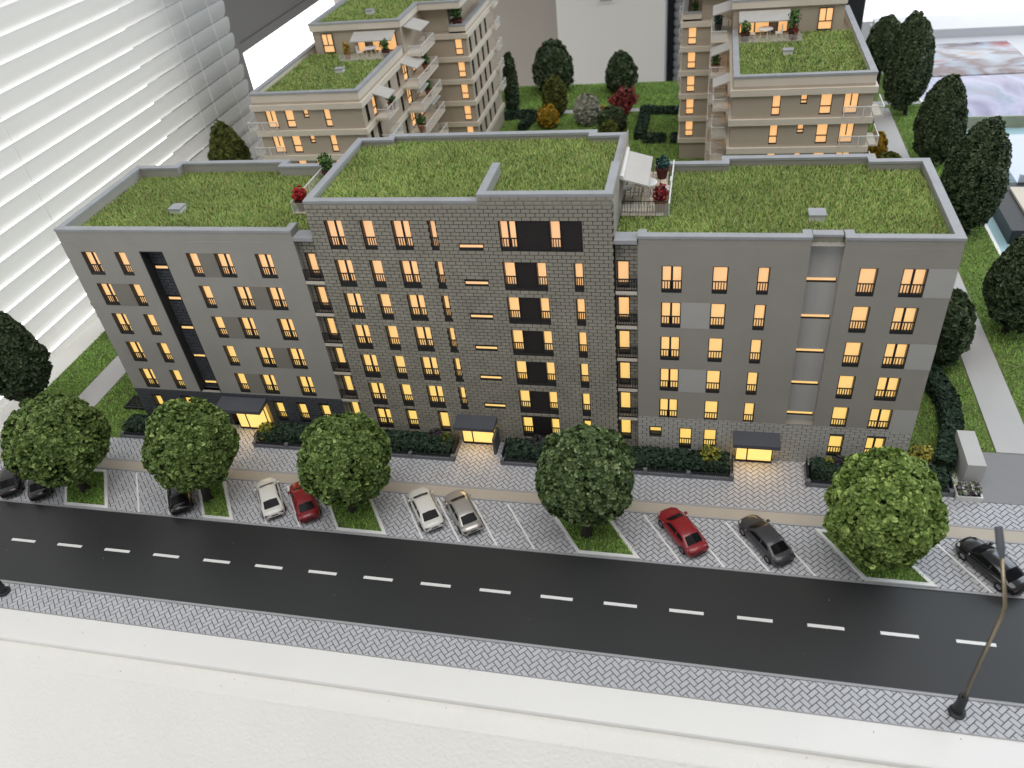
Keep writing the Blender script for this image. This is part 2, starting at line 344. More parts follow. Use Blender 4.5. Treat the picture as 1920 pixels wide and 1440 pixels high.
def crown(c, rx, ry, rz, nleaf, ls, nclump=160, shape=None, shell=0.24, clump=0.12):
    """leaf faces in clumps round an uneven ellipsoid; shape(t) scales the width at height t in -1..1"""
    mb = MB(); core = MB(); C = Vector(c); sd = c[0] * 1.7 + c[1]
    cl = []
    for k in range(nclump):
        t = 1 - 2 * (k + 0.5) / nclump; ph = k * 2.39996 + random.uniform(-0.3, 0.3); r = math.sqrt(max(0, 1 - t * t))
        cl.append((Vector((math.cos(ph) * r, math.sin(ph) * r, t)), 1 + random.gauss(0, 0.034)))
    for _ in range(nleaf):
        d, k = random.choice(cl); d2 = (d + rnd_dir() * clump * 1.5 * random.random() ** 0.5).normalized()
        off = (d2 - d).length
        rr = k * (1.0 - off * off * 1.6) - random.random() ** 2 * shell
        if random.random() < 0.22: d2 = rnd_dir(); rr = 0.93 - random.random() * 0.12
        rr *= 1 + 0.03 * math.sin(3.1 * d2.x + sd) + 0.03 * math.sin(4.3 * d2.y + 2.7 * d2.z + 2 * sd)
        w = shape(d2.z) if shape else 1.0
        p = C + Vector((d2.x * rx * w * rr, d2.y * ry * w * rr, d2.z * rz * rr))
        leaf(mb, p, Vector((d2.x / rx, d2.y / ry, d2.z / rz)).normalized(), ls * random.choice((0.7, 0.9, 1.1, 1.5)) * random.uniform(0.8, 1.2))
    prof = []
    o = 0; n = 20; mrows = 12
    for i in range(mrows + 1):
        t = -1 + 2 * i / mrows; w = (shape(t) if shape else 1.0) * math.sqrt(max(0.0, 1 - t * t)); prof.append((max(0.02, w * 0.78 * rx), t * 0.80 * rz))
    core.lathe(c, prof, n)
    return mb, core
def tree(name, label, x, y, zc, rx, rz, leafm, nleaf, ls, trunk_r=0.32, shape=None, group=None, z0=0.0, nclump=160, lean=(0, 0), cat='tree'):
    t = thing(name, label, cat, (x, y, z0), group)
    cx, cy = x + lean[0], y + lean[1]
    mb, core = crown((cx, cy, zc), rx, rx, rz, nleaf, ls, nclump, shape)
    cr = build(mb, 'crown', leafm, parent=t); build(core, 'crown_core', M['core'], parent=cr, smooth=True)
    zb = zc - rz * 0.6
    tr = MB().tube([(x, y, z0 - 0.03), (x, y, z0 + 0.12), (x + lean[0] * .3, y + lean[1] * .3, z0 + (zb - z0) * .5), (cx, cy, max(zb, z0 + 0.4)), (cx, cy, zc)], [trunk_r * 1.5, trunk_r * 1.05, trunk_r, trunk_r * 0.9, trunk_r * 0.4], 10)
    for k in range(4):
        a = k * 1.57 + 0.4; tr.tube([(cx, cy, zc - rz * 0.55), (cx + math.cos(a) * rx * 0.3, cy + math.sin(a) * rx * 0.3, zc - rz * 0.2), (cx + math.cos(a) * rx * 0.6, cy + math.sin(a) * rx * 0.6, zc + rz * 0.1)], [trunk_r * 0.5, trunk_r * 0.35, 0.04], 6)
    build(tr, 'trunk', M['trunk'], parent=t, smooth=True)
    return t
# ================================================================== SETTING
BX0, BX1, BY0, BY1 = -53.2, 43.2, -24.0, 91.2
bd = MB()
prof = [(-24.0, -0.45), (-24.0, -0.22), (-23.93, -0.10), (-23.80, -0.055), (-21.6, -0.05)]
for i in range(len(prof) - 1):
    (ya, za), (yb, zb) = prof[i], prof[i + 1]; bd.quad((BX0, ya, za), (BX1, ya, za), (BX1, yb, zb), (BX0, yb, zb))
bd.box(BX0, BX1, -21.6, BY1, -0.45, -0.06)
tag(build(bd, 'model_base', M['board'], smooth=False), kind='structure')
pl = MB(); pl.box(-56.5, BX1 + 0.6, -25.45, BY1 + 1, -1.4, -0.45)
edge = [(-25.45, -0.45), (-25.58, -0.48), (-25.70, -0.56), (-26.2, -0.84), (-36.0, -6.4), (-36.3, -7.5)]
for i in range(len(edge) - 1):
    (ya, za), (yb, zb) = edge[i + 1], edge[i]; pl.quad((-56.5, ya, za), (BX1 + .6, ya, za), (BX1 + .6, yb, zb), (-56.5, yb, zb))
pl.box(-56.4, BX1 + .5, -36.2, BY1 + .9, -74.9, -7.5)
pl.box(-56.4, BX1 + .5, -25.4, BY1 + .9, -7.5, -1.45)
tag(build(pl, 'display_plinth', M['leather']), kind='structure')
tag(box_obj('floor', mat('grey_floor', (0.18, 0.175, 0.17), 0.6, 0.1, 3), (-140, 180, -160, 200, -76, -75)), kind='structure')
tag(build(MB().box(-53.15, 43.15, -0.02, 91.15, -0.055, 0.0).box(-53.15, -39.9, -2.75, -0.02, -0.055, 0.0).box(31.7, 43.15, 2.4, 2.45, -.05, -.04), 'lawn', M['grass_base']), kind='structure')
gl = MB()
grass_blades(gl, -53.1, -38.9, -2.7, 34, 0, 55, 0.20, 0.06, skip=[(-48.6, -45.6, -3, 40)])
grass_blades(gl, 28.6, 43.1, -2.6, 91, 0, 48, 0.20, 0.06, skip=[(35.5, 38.6, 2.4, 91), (33.2, 43.2, -3, 2.5), (28, 43, 76.8, 78.4)])
grass_blades(gl, -26, 15.5, 58, 91.1, 0, 40, 0.20, 0.07, skip=[(-26, 15.5, 77.3, 78.9), (8.8, 15.5, 59, 76), (-26, -19.3, 59, 76)])
tag(build(gl, 'lawn_blades', M['grass_lawn']), 'short green lawn turf around the model buildings', 'grass', kind='stuff')
# roads, kerbs, pavements
road = tag(build(MB().box(BX0, BX1, -19.32, -11.55, -0.055, -0.035), 'road', M['asphalt']), kind='structure')
dash_me = MB().box(0, 2.28, 0, 0.24, 0, 0.03).mesh('lane_marking', M['paint'])
for k in range(-2, 20): link('lane_marking', dash_me, (-42.17 + 4.466 * k, -15.52, -0.033), road)
pav = tag(build(MB().box(BX0, BX1, -5.58, -2.76, -0.055, -0.04).box(-39.88, 31.68, -2.76, -0.03, -0.055, -0.04), 'pavement', M['joint']), kind='structure')
paver_field(pav, -53.1, 43.1, -5.5, -2.78, 0.0, gaps=[(-40, -33, -3, 0)])
paver_field(pav, -39.85, 31.6, -2.78, -0.02, 0.0, n_obj=0)
strip_ = tag(build(MB().box(BX0, BX1, -6.72, -5.68, -0.055, 0.01), 'footway_strip', M['beige']), kind='structure')
kb = MB().box(BX0, BX1, -5.68, -5.5, -0.055, 0.035).box(BX0, BX1, -6.84, -6.72, -0.055, 0.03)
build(kb, 'edging', M['kerb'], parent=strip_)
park = tag(build(MB().box(BX0, BX1, -11.4, -6.84, -0.055, -0.04), 'parking_area', M['joint']), kind='structure')
paver_field(park, -53.1, 43.1, -11.36, -6.86, 0.0)
build(MB().box(BX0, BX1, -11.55, -11.4, -0.055, 0.03), 'edging', M['kerb'], parent=park)
SL = 2.98
for xb in (-49.05, -46.1, -43.1, -32.65, -29.72, -20.82, -17.88, -7.52, -4.54, -1.59, 1.3, 12.05, 15.06, 18.1, 21.18, 32.26, 35.3, 38.3):
    poly = [(xb - .09, -11.34), (xb + .09, -11.34), (xb - SL + .09, -7.05), (xb - SL - .09, -7.05)]
    build(MB().prism(poly, 0.0, 0.035), 'parking_line', M['paint'], (xb, -11.34, 0.0), park)
npv = tag(build(MB().box(BX0, BX1, -21.68, -19.5, -0.055, -0.04), 'near_pavement', M['joint']), kind='structure')
paver_field(npv, -53.1, 43.1, -21.62, -19.52, 0.0)
build(MB().box(BX0, BX1, -19.5, -19.32, -0.055, 0.05), 'edging', M['kerb'], parent=npv)
build(MB().box(BX0, BX1, -21.68, -21.62, -0.05, 0.01), 'edging', M['kerb'], parent=npv)
# tree beds in the parking row
for i, (a, b) in enumerate([(-39.95, -35.6), (-26.56, -23.74), (-14.67, -10.42), (4.57, 9.14), (24.41, 28.92)]):
    t = tag(link('tree_bed', None, ((a + b) / 2 - SL / 2, -9.2, 0)), kind='structure')
    o_ = [(a, -11.36), (b, -11.36), (b - SL, -7.1), (a - SL, -7.1)]; w = 0.26; k = SL / 4.26
    i_ = [(a + w * 1.0 - k * w, -11.36 + w), (b - w * 1.25 - k * w, -11.36 + w), (b - SL - w * 1.25 + k * w, -7.1 - w), (a - SL + w * 1.0 + k * w, -7.1 - w)]
    kmb = MB()
    for q in range(4):
        r = (q + 1) % 4
        kmb.prism([o_[q], o_[r], i_[r], i_[q]], -0.02, 0.16)
    build(kmb, 'kerb', M['paint'], parent=t)
    build(MB().prism(i_, -0.02, 0.08), 'soil', M['grass_base'], parent=t)
    g = MB(); n = int((b - a - .6) * 3.7 * 95)
    for _ in range(n):
        u, v = random.random(), random.random()
        x = (i_[0][0] * (1 - u) + i_[1][0] * u) * (1 - v) + (i_[3][0] * (1 - u) + i_[2][0] * u) * v; y = i_[0][1] * (1 - v) + i_[3][1] * v
        grass_blades(g, x, x + 0.01, y, y + 0.01, 0.08, 10001, 0.22, 0.045)
    tag(build(g, 'grass', M['grass_lawn'], parent=t), kind='stuff')
# paths over the lawns
tag(build(MB().prism([(-48.5, 0.2), (-45.7, 0.2), (-45.7, 60), (-48.5, 60)], -0.04, 0.06), 'side_path', M['path']), kind='structure')
tag(build(MB().prism([(35.7, 2.45), (38.5, 2.45), (38.4, 76), (35.8, 76)], -0.04, 0.07), 'side_path', M['path']), kind='structure')
tag(build(MB().box(-30, 43.0, 77.4, 78.8, -0.04, 0.06), 'garden_path', M['path']), kind='structure')
tag(build(MB().box(33.3, 43.1, -3.05, 2.4, -0.05, 0.04), 'driveway', M['path_r']), kind='structure')

# ================================================================== BUILDINGS
def sweep(path, w, z0, z1, mb=None, closed=False):
    mb = mb or MB(); n = len(path); L = []; Rr = []
    for i in range(n):
        p = Vector(path[i]); d0 = (p - Vector(path[i - 1])).normalized() if (i > 0 or closed) else None; d1 = (Vector(path[(i + 1) % n]) - p).normalized() if (i < n - 1 or closed) else None
        a = d0 or d1; b = d1 or d0; na = Vector((-a.y, a.x)); nb = Vector((-b.y, b.x)); k = (na + nb); k = k / max(0.2, 1 + na.dot(nb))
        L.append(p + k * w / 2); Rr.append(p - k * w / 2)
    o = len(mb.v)
    for i in range(n):
        for q, z in ((L[i], z0), (Rr[i], z0), (Rr[i], z1), (L[i], z1)): mb.v.append((q.x, q.y, z))
    for i in range(n - 1 if not closed else n):
        a, b = o + 4 * i, o + 4 * ((i + 1) % n)
        for k in range(4): mb.f.append((a + k, b + k, b + (k + 1) % 4, a + (k + 1) % 4)); mb.m.append(0)
    if not closed:
        mb.f.append((o, o + 1, o + 2, o + 3)); mb.f.append((o + 4 * n - 1, o + 4 * n - 2, o + 4 * n - 3, o + 4 * n - 4)); mb.m += [0, 0]
    return mb
WM = {}
def wmesh(key, fn):
    if key not in WM: WM[key] = fn()
    return WM[key]
def window(parent, holes, x, zt, w, h, row, kind='single', rail=True, y=0.0, litm=None, name='window'):
    """origin at the lower left corner of the opening on the facade face"""
    holes.append((x, x + w, zt - h, zt))
    wk = round(w, 3), round(h, 3)
    def fr():
        mb = MB(); t = 0.07; e = 0.004
        mb.box(e, t, 0.05, 0.56, e, h - e).box(w - t, w - e, 0.05, 0.56, e, h - e).box(t, w - t, 0.05, 0.56, h - t, h - e).box(t, w - t, 0.012, 0.56, e, 0.12)  # frame runs deep through the reveal, its dark colour standing in for unlit jambs
        if kind == 'double': mb.box(w / 2 - 0.075, w / 2 + 0.075, 0.34, 0.45, 0.12, h - t)
        return mb.mesh('window', M['frame'])
    f = link(name, wmesh(('f', wk, kind), fr), (x, y, zt - h), parent)
    def pn():
        mb = MB()
        if kind == 'double': mb.box(0.075, w / 2 - 0.07, 0.42, 0.45, 0.12, h - 0.07).box(w / 2 + 0.07, w - 0.075, 0.42, 0.45, 0.12, h - 0.07)
        else: mb.box(0.075, w - 0.075, 0.42, 0.45, 0.12, h - 0.07)
        return mb.mesh('pane', litm or LIT[row])
    link('pane', wmesh(('p', wk, kind, row, litm), pn), (x, y, zt - h), f)
    if rail:
        def rl():
            mb = MB(); hr = 1.0
            mb.box(0.01, w - 0.01, 0.03, 0.10, hr - 0.075, hr).box(0.01, w - 0.01, 0.02, 0.11, 0.125, 0.26)
            n = max(4, int(round((w - 0.1) / 0.19)))
            for i in range(n + 1):
                xx = 0.05 + (w - 0.1) * i / n; mb.box(xx - 0.036, xx + 0.036, 0.045, 0.085, 0.26, hr - 0.075)
            return mb.mesh('railing', M['frame'])
        link('railing', wmesh(('r', wk), rl), (x, y, zt - h), f)
    return f
def slit(parent, holes, x, zt, w, row, y=0.0, h=0.40):
    holes.append((x, x + w, zt - h, zt))
    f = build(MB().box(x + .004, x + w - .004, y + .02, y + .36, zt - h + .004, zt - h + 0.09).box(x + .004, x + 0.06, y + .05, y + .36, zt - h + .09, zt - .004).box(x + w - .06, x + w - .004, y + .05, y + .36, zt - h + .09, zt - .004), 'slit_window', M['frame'], (x, y, zt - h), parent)
    build(MB().box(x + .06, x + w - .06, y + .06, y + .09, zt - h * .62, zt - .004), 'pane', LIT[row], (x, y, zt - h), f)
def grass_roof(parent, rects, z, dens=200):
    mb = MB(); g = MB()
    for r in rects: mb.box(r[0], r[1], r[2], r[3], z - 0.15, z); grass_blades(g, r[0], r[1], r[2], r[3], z, dens, 0.28, 0.036)
    build(mb, 'roof', M['grass_base'], parent=parent); tag(build(g, 'roof_grass', M['grass_roof'], parent=parent), kind='stuff')
def vent(parent, x, y, z, w=1.15, d=1.1):
    v = build(MB().box(x + .06, x + w - .06, y + .06, y + d - .06, z - .1, z + 0.42), 'roof_hatch', M['white_plastic'], (x, y, z), parent)
    build(MB().box(x, x + w, y, y + d, z + 0.42, z + 0.55), 'cover', M['coping'], (x, y, z), v)
def sidefaces(mb, x0, x1, z0, z1, ya, yb, mi=0):
    mb.quad((x0, yb, z0), (x0, ya, z0), (x0, ya, z1), (x0, yb, z1), mi); mb.quad((x1, ya, z0), (x1, yb, z0), (x1, yb, z1), (x1, ya, z1), mi); mb.quad((x0, ya, z1), (x1, ya, z1), (x1, yb, z1), (x0, yb, z1), mi)
def canopy(parent, x0, x1, zt, d, gx0, gx1, gz1, fin=None, split=0.32):
    """entrance: sloped canopy slab, lit glass box below it, side fin"""
    c = MB(); c.add([(x0, 0.0, zt), (x1, 0.0, zt), (x1, -d, zt - 0.15), (x0, -d, zt - 0.15), (x0, 0.0, zt - .38), (x1, 0.0, zt - .38), (x1, -d, zt - 0.50), (x0, -d, zt - 0.50)], [(0, 3, 2, 1), (4, 5, 6, 7), (3, 7, 6, 2), (0, 4, 7, 3), (1, 2, 6, 5), (0, 1, 5, 4)])
    build(c, 'canopy', M['canopy'], ((x0 + x1) / 2, 0, zt), parent)
    e = build(MB().box(gx0, gx1, -0.42, -0.02, 0.0, 0.22).box(gx0, gx0 + .08, -.42, -.36, .22, gz1).box(gx1 - .08, gx1, -.42, -.36, .22, gz1).box(gx0 + (gx1 - gx0) * split - .05, gx0 + (gx1 - gx0) * split + .05, -.43, -.36, .22, gz1), 'entrance', M['frame'], (gx0, 0, 0), parent)
    build(MB().box(gx0 + .08, gx1 - .08, -0.38, -0.34, 0.22, gz1), 'pane', LITE, (gx0, 0, 0), e)
    build(MB().box(gx0 + .01, gx0 + .05, -0.34, -0.03, 0.22, gz1), 'pane', LITE, (gx0, 0, 0), e); build(MB().box(gx1 - .05, gx1 - .01, -0.34, -0.03, 0.22, gz1), 'pane', LITE, (gx0, 0, 0), e)
    if fin: build(MB().box(fin, fin + .22, -d - .05, -0.02, 0, 1.75), 'fin_wall', M['canopy'], (fin, -d / 2, 0), parent)
    l = bpy.data.lights.new('entrance_lamp', 'AREA'); l.shape = 'RECTANGLE'; l.size = (gx1 - gx0) * .8 * U; l.size_y = 0.5 * U; l.energy = 0.0045; l.color = (1.0, 0.62, 0.25)
    o = bpy.data.objects.new('entrance_lamp', l); COL.objects.link(o); o.parent = parent; o.location = (Vector(((gx0 + gx1) / 2, -0.8, zt - 0.62)) - BASE[parent]) * U; o.rotation_euler = (math.radians(-25), 0, 0)

# ---- left wing: light grey plaster
bl = thing('apartment_building', 'light grey plaster block with dark stair shaft and brick base, beside the blinds', 'building', (-28.1, 6, 0), 'front apartment row')
X0, X1 = -38.6, -17.7; H = []
ZT = [18.37 - 3.02 * k for k in range(5)]
PAN = []
for k, zt in enumerate(ZT):
    row = 5 - k
    window(bl, H, -37.12, zt, 1.42, 2.2, row, 'double'); window(bl, H, -33.97, zt, 1.03, 2.2, row); window(bl, H, -27.43, zt, 1.03, 2.2, row)
    if k % 2 == 0:
        window(bl, H, -24.93, zt, 1.42, 2.2, row, 'double'); PAN.append((-26.39, -24.94, zt))
    else:
        window(bl, H, -24.28, zt, 1.42, 2.2, row, 'double'); PAN.append((-22.85, -21.38, zt))
    window(bl, H, -21.37, zt, 1.42, 2.2, row, 'double')
    if k == 1: PAN.append((-35.69, -33.98, zt))
for a, b, zt in PAN:
    build(MB().box(a, b, -0.012, 0.03, zt - 2.2, zt), 'facade_panel', M['panel_l'], (a, 0, zt - 2.2), bl)
HS = [(-31.6, -29.45, 3.9, 18.46)]
wall = MB(); holes_wall(wall, X0, X1, 3.9, 19.4, H + HS, 0.0, 0.62); sidefaces(wall, X0, X1, 0, 19.4, 0, 0.63)
wall.box(X0, -31.62, 0.63, 12.2, 0, 19.25).box(-29.43, X1, 0.63, 12.2, 0, 19.25).box(-31.62, -29.43, .92, 12.2, 0, 19.25).box(-34.7, -23.55, 12.2, 13.12, 0, 19.4)
build(wall, 'wall', M['plaster_l'], parent=bl)
HB = []
for x in (-37.12, -33.97, -24.6, -22.35, -20.1): window(bl, HB, x, 3.1, 0.98, 2.1, 0)
HB.append((-29.4, -25.2, 0, 3.2))
wb = MB(); holes_wall(wb, X0, X1, 0, 3.9, HB, 0.04, 0.57); build(wb, 'base_wall', M['mortar_dark'], parent=bl)
brick_field(bl, X0, X1, 0.02, 3.9, HB, 0.04, M['brick_dark'])
# stair shaft
sh = build(MB().quad((-31.6, .9, 3.9), (-29.45, .9, 3.9), (-29.45, .9, 18.46), (-31.6, .9, 18.46)).box(-31.6, -31.5, 0.01, .9, 3.9, 18.46).box(-29.55, -29.45, 0.01, .9, 3.9, 18.46).box(-31.5, -29.55, 0.01, .9, 18.36, 18.46), 'stair_shaft', M['mortar_dark'], parent=bl)
HSL = []; ZSL = 16.62
for k in range(5): slit(bl, HSL, -31.46, ZSL - 3.02 * k, 1.85, 5 - k, 0.80, 0.36)
brick_field(bl, -31.5, -29.55, 3.95, 18.36, HSL, .88, M['brick_dark'], n_obj=0)
build(MB().box(-31.6, -29.45, 0.3, .9, 0, 3.9), 'shaft_base', M['brick_dark'], parent=bl)
PL = [(-18.0, 1.3), (-18.0, .27), (-38.33, .27), (-38.33, 11.93), (-34.42, 11.93), (-34.42, 12.85), (-23.85, 12.85), (-23.85, 11.93), (-16.05, 11.93)]
build(sweep(PL, 0.5, 19.2, 20.2), 'parapet', M['plaster_l'], parent=bl); build(sweep(PL, 0.59, 20.2, 20.39), 'coping', M['coping'], parent=bl)
grass_roof(bl, [(-38.1, -16.1, 1.2, 11.7), (-38.1, -18.2, 0.5, 1.2), (-34.2, -24.1, 11.7, 12.6)], 19.4)
vent(bl, -31.0, 4.4, 19.4)
canopy(bl, -29.6, -25.1, 3.5, 1.7, -28.6, -25.5, 2.9)

# ---- centre: grey brick, seven storeys
bc = thing('apartment_building', 'seven storey grey brick block with black brick panels between the windows', 'building', (-4.8, 6, 0), 'front apartment row')
X0, X1 = -16.0, 6.45; H = []; PB = []
ZC = [21.28] + [17.97 - 2.99 * k for k in range(6)]
for k, zt in enumerate(ZC):
    row = 6 - k; h = 2.38 if k == 0 else 2.2
    if k == 6: zt, h = 3.08, 2.05
    window(bc, H, -14.78, zt, 1.42, h, row, 'double'); window(bc, H, -11.95, zt, 1.0, h, row)
    if k < 6:
        window(bc, H, -9.55, zt, 1.42, h, row, 'double'); window(bc, H, -6.75, zt, 0.58, h, row)
        slit(bc, H, -4.7, 19.36 if k == 0 else 16.27 - 2.99 * (k - 1), 1.85, row)
    else: window(bc, H, -9.02, zt, 0.95, h, row, rail=False)
    if k == 0:
        window(bc, H, -1.58, zt, 1.28, h, row, 'double'); window(bc, H, 2.02, zt, 0.82, h, row); PB += [(-0.30, 2.02, zt, h), (2.84, 4.35, zt, h)]
    else:
        window(bc, H, -1.63, zt, 0.96, h, row); window(bc, H, 0.82, zt, 0.80, h, row); PB.append((-0.67, 0.82, zt, h)); window(bc, H, 3.58, zt, 0.70, h, row)
for a, b, zt, h in PB:
    build(MB().box(a + .004, b - .004, 0.06, 0.3, zt - h + .004, zt - .004), 'black_brick_panel', M['blackbrick'], (a, 0, zt - h), bc)
HP = H + [(a, b, zt - h, zt) for a, b, zt, h in PB] + [(-7.0, -4.1, 0, 2.0)]
wall = MB(); holes_wall(wall, X0, X1, 0, 22.3, HP, 0.0, 0.62); sidefaces(wall, X0, X1, 0, 22.3, 0, 0.63)
wall.box(X0, X1, 0.63, 11.65, 0, 22.1).box(-13.3, 3.95, 11.65, 12.35, 0, 22.1)
build(wall, 'wall', M['mortar'], parent=bc)
brick_field(bc, X0, X1, 0.0, 22.5, HP, 0.0, M['brick'])
brick_field(bc, -2.85, X1, 22.5, 23.05, [], 0.0, M['brick'], n_obj=0)
# bricks round the visible right flank above the neighbour's roof
fl = MB()
for r in range(12):
    for k in range(18):
        yy = 0.02 + k * 0.66 - (r % 2) * .33
        if yy < 0.0 or yy + .6 > 11.6: continue
        fl.box(X1 - .02, X1 + .05, yy, yy + .615, 19.5 + r * .3, 19.5 + r * .3 + .255)
tag(build(fl, 'brickwork', M['brick'], parent=bc), kind='stuff')
PA = [(-2.87, .27), (-15.73, .27), (-15.73, 11.38), (-13.05, 11.38), (-13.05, 12.08), (3.7, 12.08), (3.7, 11.38), (6.18, 11.38), (6.18, 5.27)]
PBp = [(6.18, 5.25), (6.18, .27), (-2.6, .27), (-2.6, 5.25)]
build(sweep(PA, 0.5, 22.0, 22.6), 'parapet', M['plaster_r'], parent=bc); build(sweep(PA, 0.59, 22.6, 22.8), 'coping', M['coping'], parent=bc)
build(sweep(PBp, 0.5, 22.0, 23.06), 'parapet', M['plaster_r'], parent=bc); build(sweep(PBp, 0.58, 23.06, 23.26), 'coping', M['coping'], parent=bc)
grass_roof(bc, [(-15.5, 5.95, 0.5, 11.15), (-12.8, 3.45, 11.15, 11.85)], 22.2)
canopy(bc, -7.25, -3.75, 3.0, 1.55, -7.0, -4.1, 2.2, fin=-4.0)
# recessed balcony bays either side of the brick block
def bay(x0, x1, ztops, wx, ww, side):
    hb = []
    for k, zt in enumerate(ztops):
        row = 5 - k
        window(bc, hb, wx, zt, ww, 2.1, row, rail=False, y=0.5)
        if k < 5:
            zs = zt - 2.45
            b = build(MB().box(x0 + .03, x1 - .03, -0.06, 0.44, zs, zs + 0.28), 'balcony', M['cream'], (x0, 0, zs), bc)
            r = MB(); r.box(x0 + .03, x1 - .03, -0.05, 0.02, zs + 1.22, zs + 1.3).box(x0 + .03, x1 - .03, -0.05, 0.02, zs + .30, zs + .38)
            n = int((x1 - x0) / 0.13)
            for i in range(n + 1):
                xx = x0 + .06 + (x1 - x0 - .12) * i / n; r.box(xx - .03, xx + .03, -.04, .01, zs + .38, zs + 1.22)
            build(r, 'railing', M['frame'], (x0, 0, zs), b)
    w = MB(); holes_wall(w, x0, x1, 0, 19.6, hb, 0.5, 0.58); w.box(x0, x1, 1.12, 11.6, 0, 19.2)
    build(w, 'bay_wall', M['mortar'], parent=bc); brick_field(bc, x0 + .02, x1 - .02, 0.0, 19.6, hb, 0.5, M['brick'], n_obj=0)
    build(MB().box(x0 + .01, x1 - .01, -0.1, 1.15, 19.55, 19.85), 'bay_coping', M['coping'], (x0, 0, 19.55), bc)
    build(MB().box(x0 + .03, x1 - .03, .52, 1.1, 19.2, 19.55), 'bay_parapet', M['mortar'], (x0, 0, 19.2), bc)
bay(-17.68, -16.02, [18.2 - 3.0 * k for k in range(5)] + [3.25], -17.40, 0.88, -1)
bay(6.5, 8.08, [17.9 - 3.0 * k for k in range(5)] + [3.2], 6.58, 0.90, 1)

# ---- right wing: taupe plaster
brw = thing('apartment_building', 'taupe plaster block with pale panels and grey brick base, beside the curved hedge', 'building', (18.3, 6, 0), 'front apartment row')
X0, X1 = 8.1, 28.5; H = []; PAN = []
ZR = [17.85 - 3.0 * k for k in range(5)]
for k, zt in enumerate(ZR):
    row = 5 - k
    window(brw, H, 9.75, zt, 1.42, 2.2, row, 'double'); window(brw, H, 13.22, zt, 1.05, 2.2, row); window(brw, H, 16.2, zt, 0.80, 2.2, row)
    window(brw, H, 22.62, zt + .05, 1.15, 2.2, row); window(brw, H, 25.28, zt + .05, 1.52, 2.2, row, 'double')
    if k % 2: PAN.append((11.18, 13.21, zt))
    else: PAN.append((26.81, X1 + 0.012, zt + .05))
for a, b, zt in PAN: build(MB().box(a, b, -0.012, 0.03, zt - 2.2, zt), 'facade_panel', M['panel_r'], (a, 0, zt - 2.2), brw)
HS = [(19.38, 21.45, 3.9, 19.5)]
wall = MB(); holes_wall(wall, X0, X1, 3.9, 19.4, H + HS, 0.0, 0.62)
for a, b in ((X0, 19.38), (21.45, X1)): wall.quad((a, 0, 19.4), (b, 0, 19.4), (b, .63, 19.4), (a, .63, 19.4))
wall.quad((X0, .63, 0), (X0, 0, 0), (X0, 0, 19.4), (X0, .63, 19.4)); wall.quad((X1, 0, 0), (X1, .63, 0), (X1, .63, 19.4), (X1, 0, 19.4))
wall.box(X0, 19.36, 0.63, 12.2, 0, 19.25).box(21.47, X1, 0.63, 12.2, 0, 19.25).box(19.36, 21.47, 1.3, 12.2, 0, 19.25).box(13.65, 24.85, 12.2, 13.12, 0, 19.4)
build(wall, 'wall', M['plaster_r'], parent=brw)
HSL = []
for k in range(5): slit(brw, HSL, 19.42, 16.75 - 3.0 * k, 1.99, 5 - k, 0.62, 0.38)
sp = MB(); holes_wall(sp, 19.38, 21.45, 3.9, 19.5, HSL, 0.62, 0.35); sp.box(19.38, 21.45, 0.95, 1.0, 3.9, 19.5)
build(sp, 'stair_panel', M['panel_r'], parent=brw)
HB = []
window(brw, HB, 8.98, 2.82, 1.0, 0.85, 0, rail=False); window(brw, HB, 11.37, 2.85, 1.0, 2.1, 0); window(brw, HB, 13.3, 2.88, 1.0, 2.1, 0)
window(brw, HB, 22.75, 2.98, 1.08, 2.15, 0); window(brw, HB, 25.43, 3.0, 1.4, 2.15, 0, 'double')
wb = MB(); holes_wall(wb, X0, X1, 0, 3.9, HB + [(15.8, 18.7, 0, 2.0)], 0.04, 0.57); wb.box(19.38, 21.45, 0.06, 0.62, 3.6, 3.88); build(wb, 'base_wall', M['mortar_r'], parent=brw)
brick_field(brw, X0, X1, 0.02, 3.9, HB + [(15.8, 18.7, 0, 2.0)], 0.04, M['brick_r'], L=0.70, H=0.29)
P1 = [(8.38, 1.0), (8.38, .27), (19.12, .27), (19.12, 1.1)]
P2 = [(21.73, 1.1), (21.73, .27), (28.24, .27), (28.24, 11.93), (24.58, 11.93), (24.58, 12.85), (13.92, 12.85), (13.92, 11.93), (8.5, 11.93)]
for p in (P1, P2):
    build(sweep(p, 0.5, 19.2, 19.95), 'parapet', M['plaster_r'], parent=brw); build(sweep(p, 0.59, 19.95, 20.14), 'coping', M['coping'], parent=brw)
build(sweep([(19.48, .85), (21.37, .85)], 0.5, 19.2, 19.9), 'parapet', M['plaster_r'], parent=brw); build(sweep([(19.47, .85), (21.38, .85)], 0.66, 19.9, 20.06), 'coping', M['coping'], parent=brw)
grass_roof(brw, [(6.55, 28.0, 1.4, 11.7), (8.1, 28.0, 0.5, 1.4), (14.2, 24.35, 11.7, 12.6)], 19.4)
vent(brw, 19.45, 3.45, 19.4)
canopy(brw, 15.55, 19.1, 2.95, 1.5, 15.85, 18.7, 2.2)
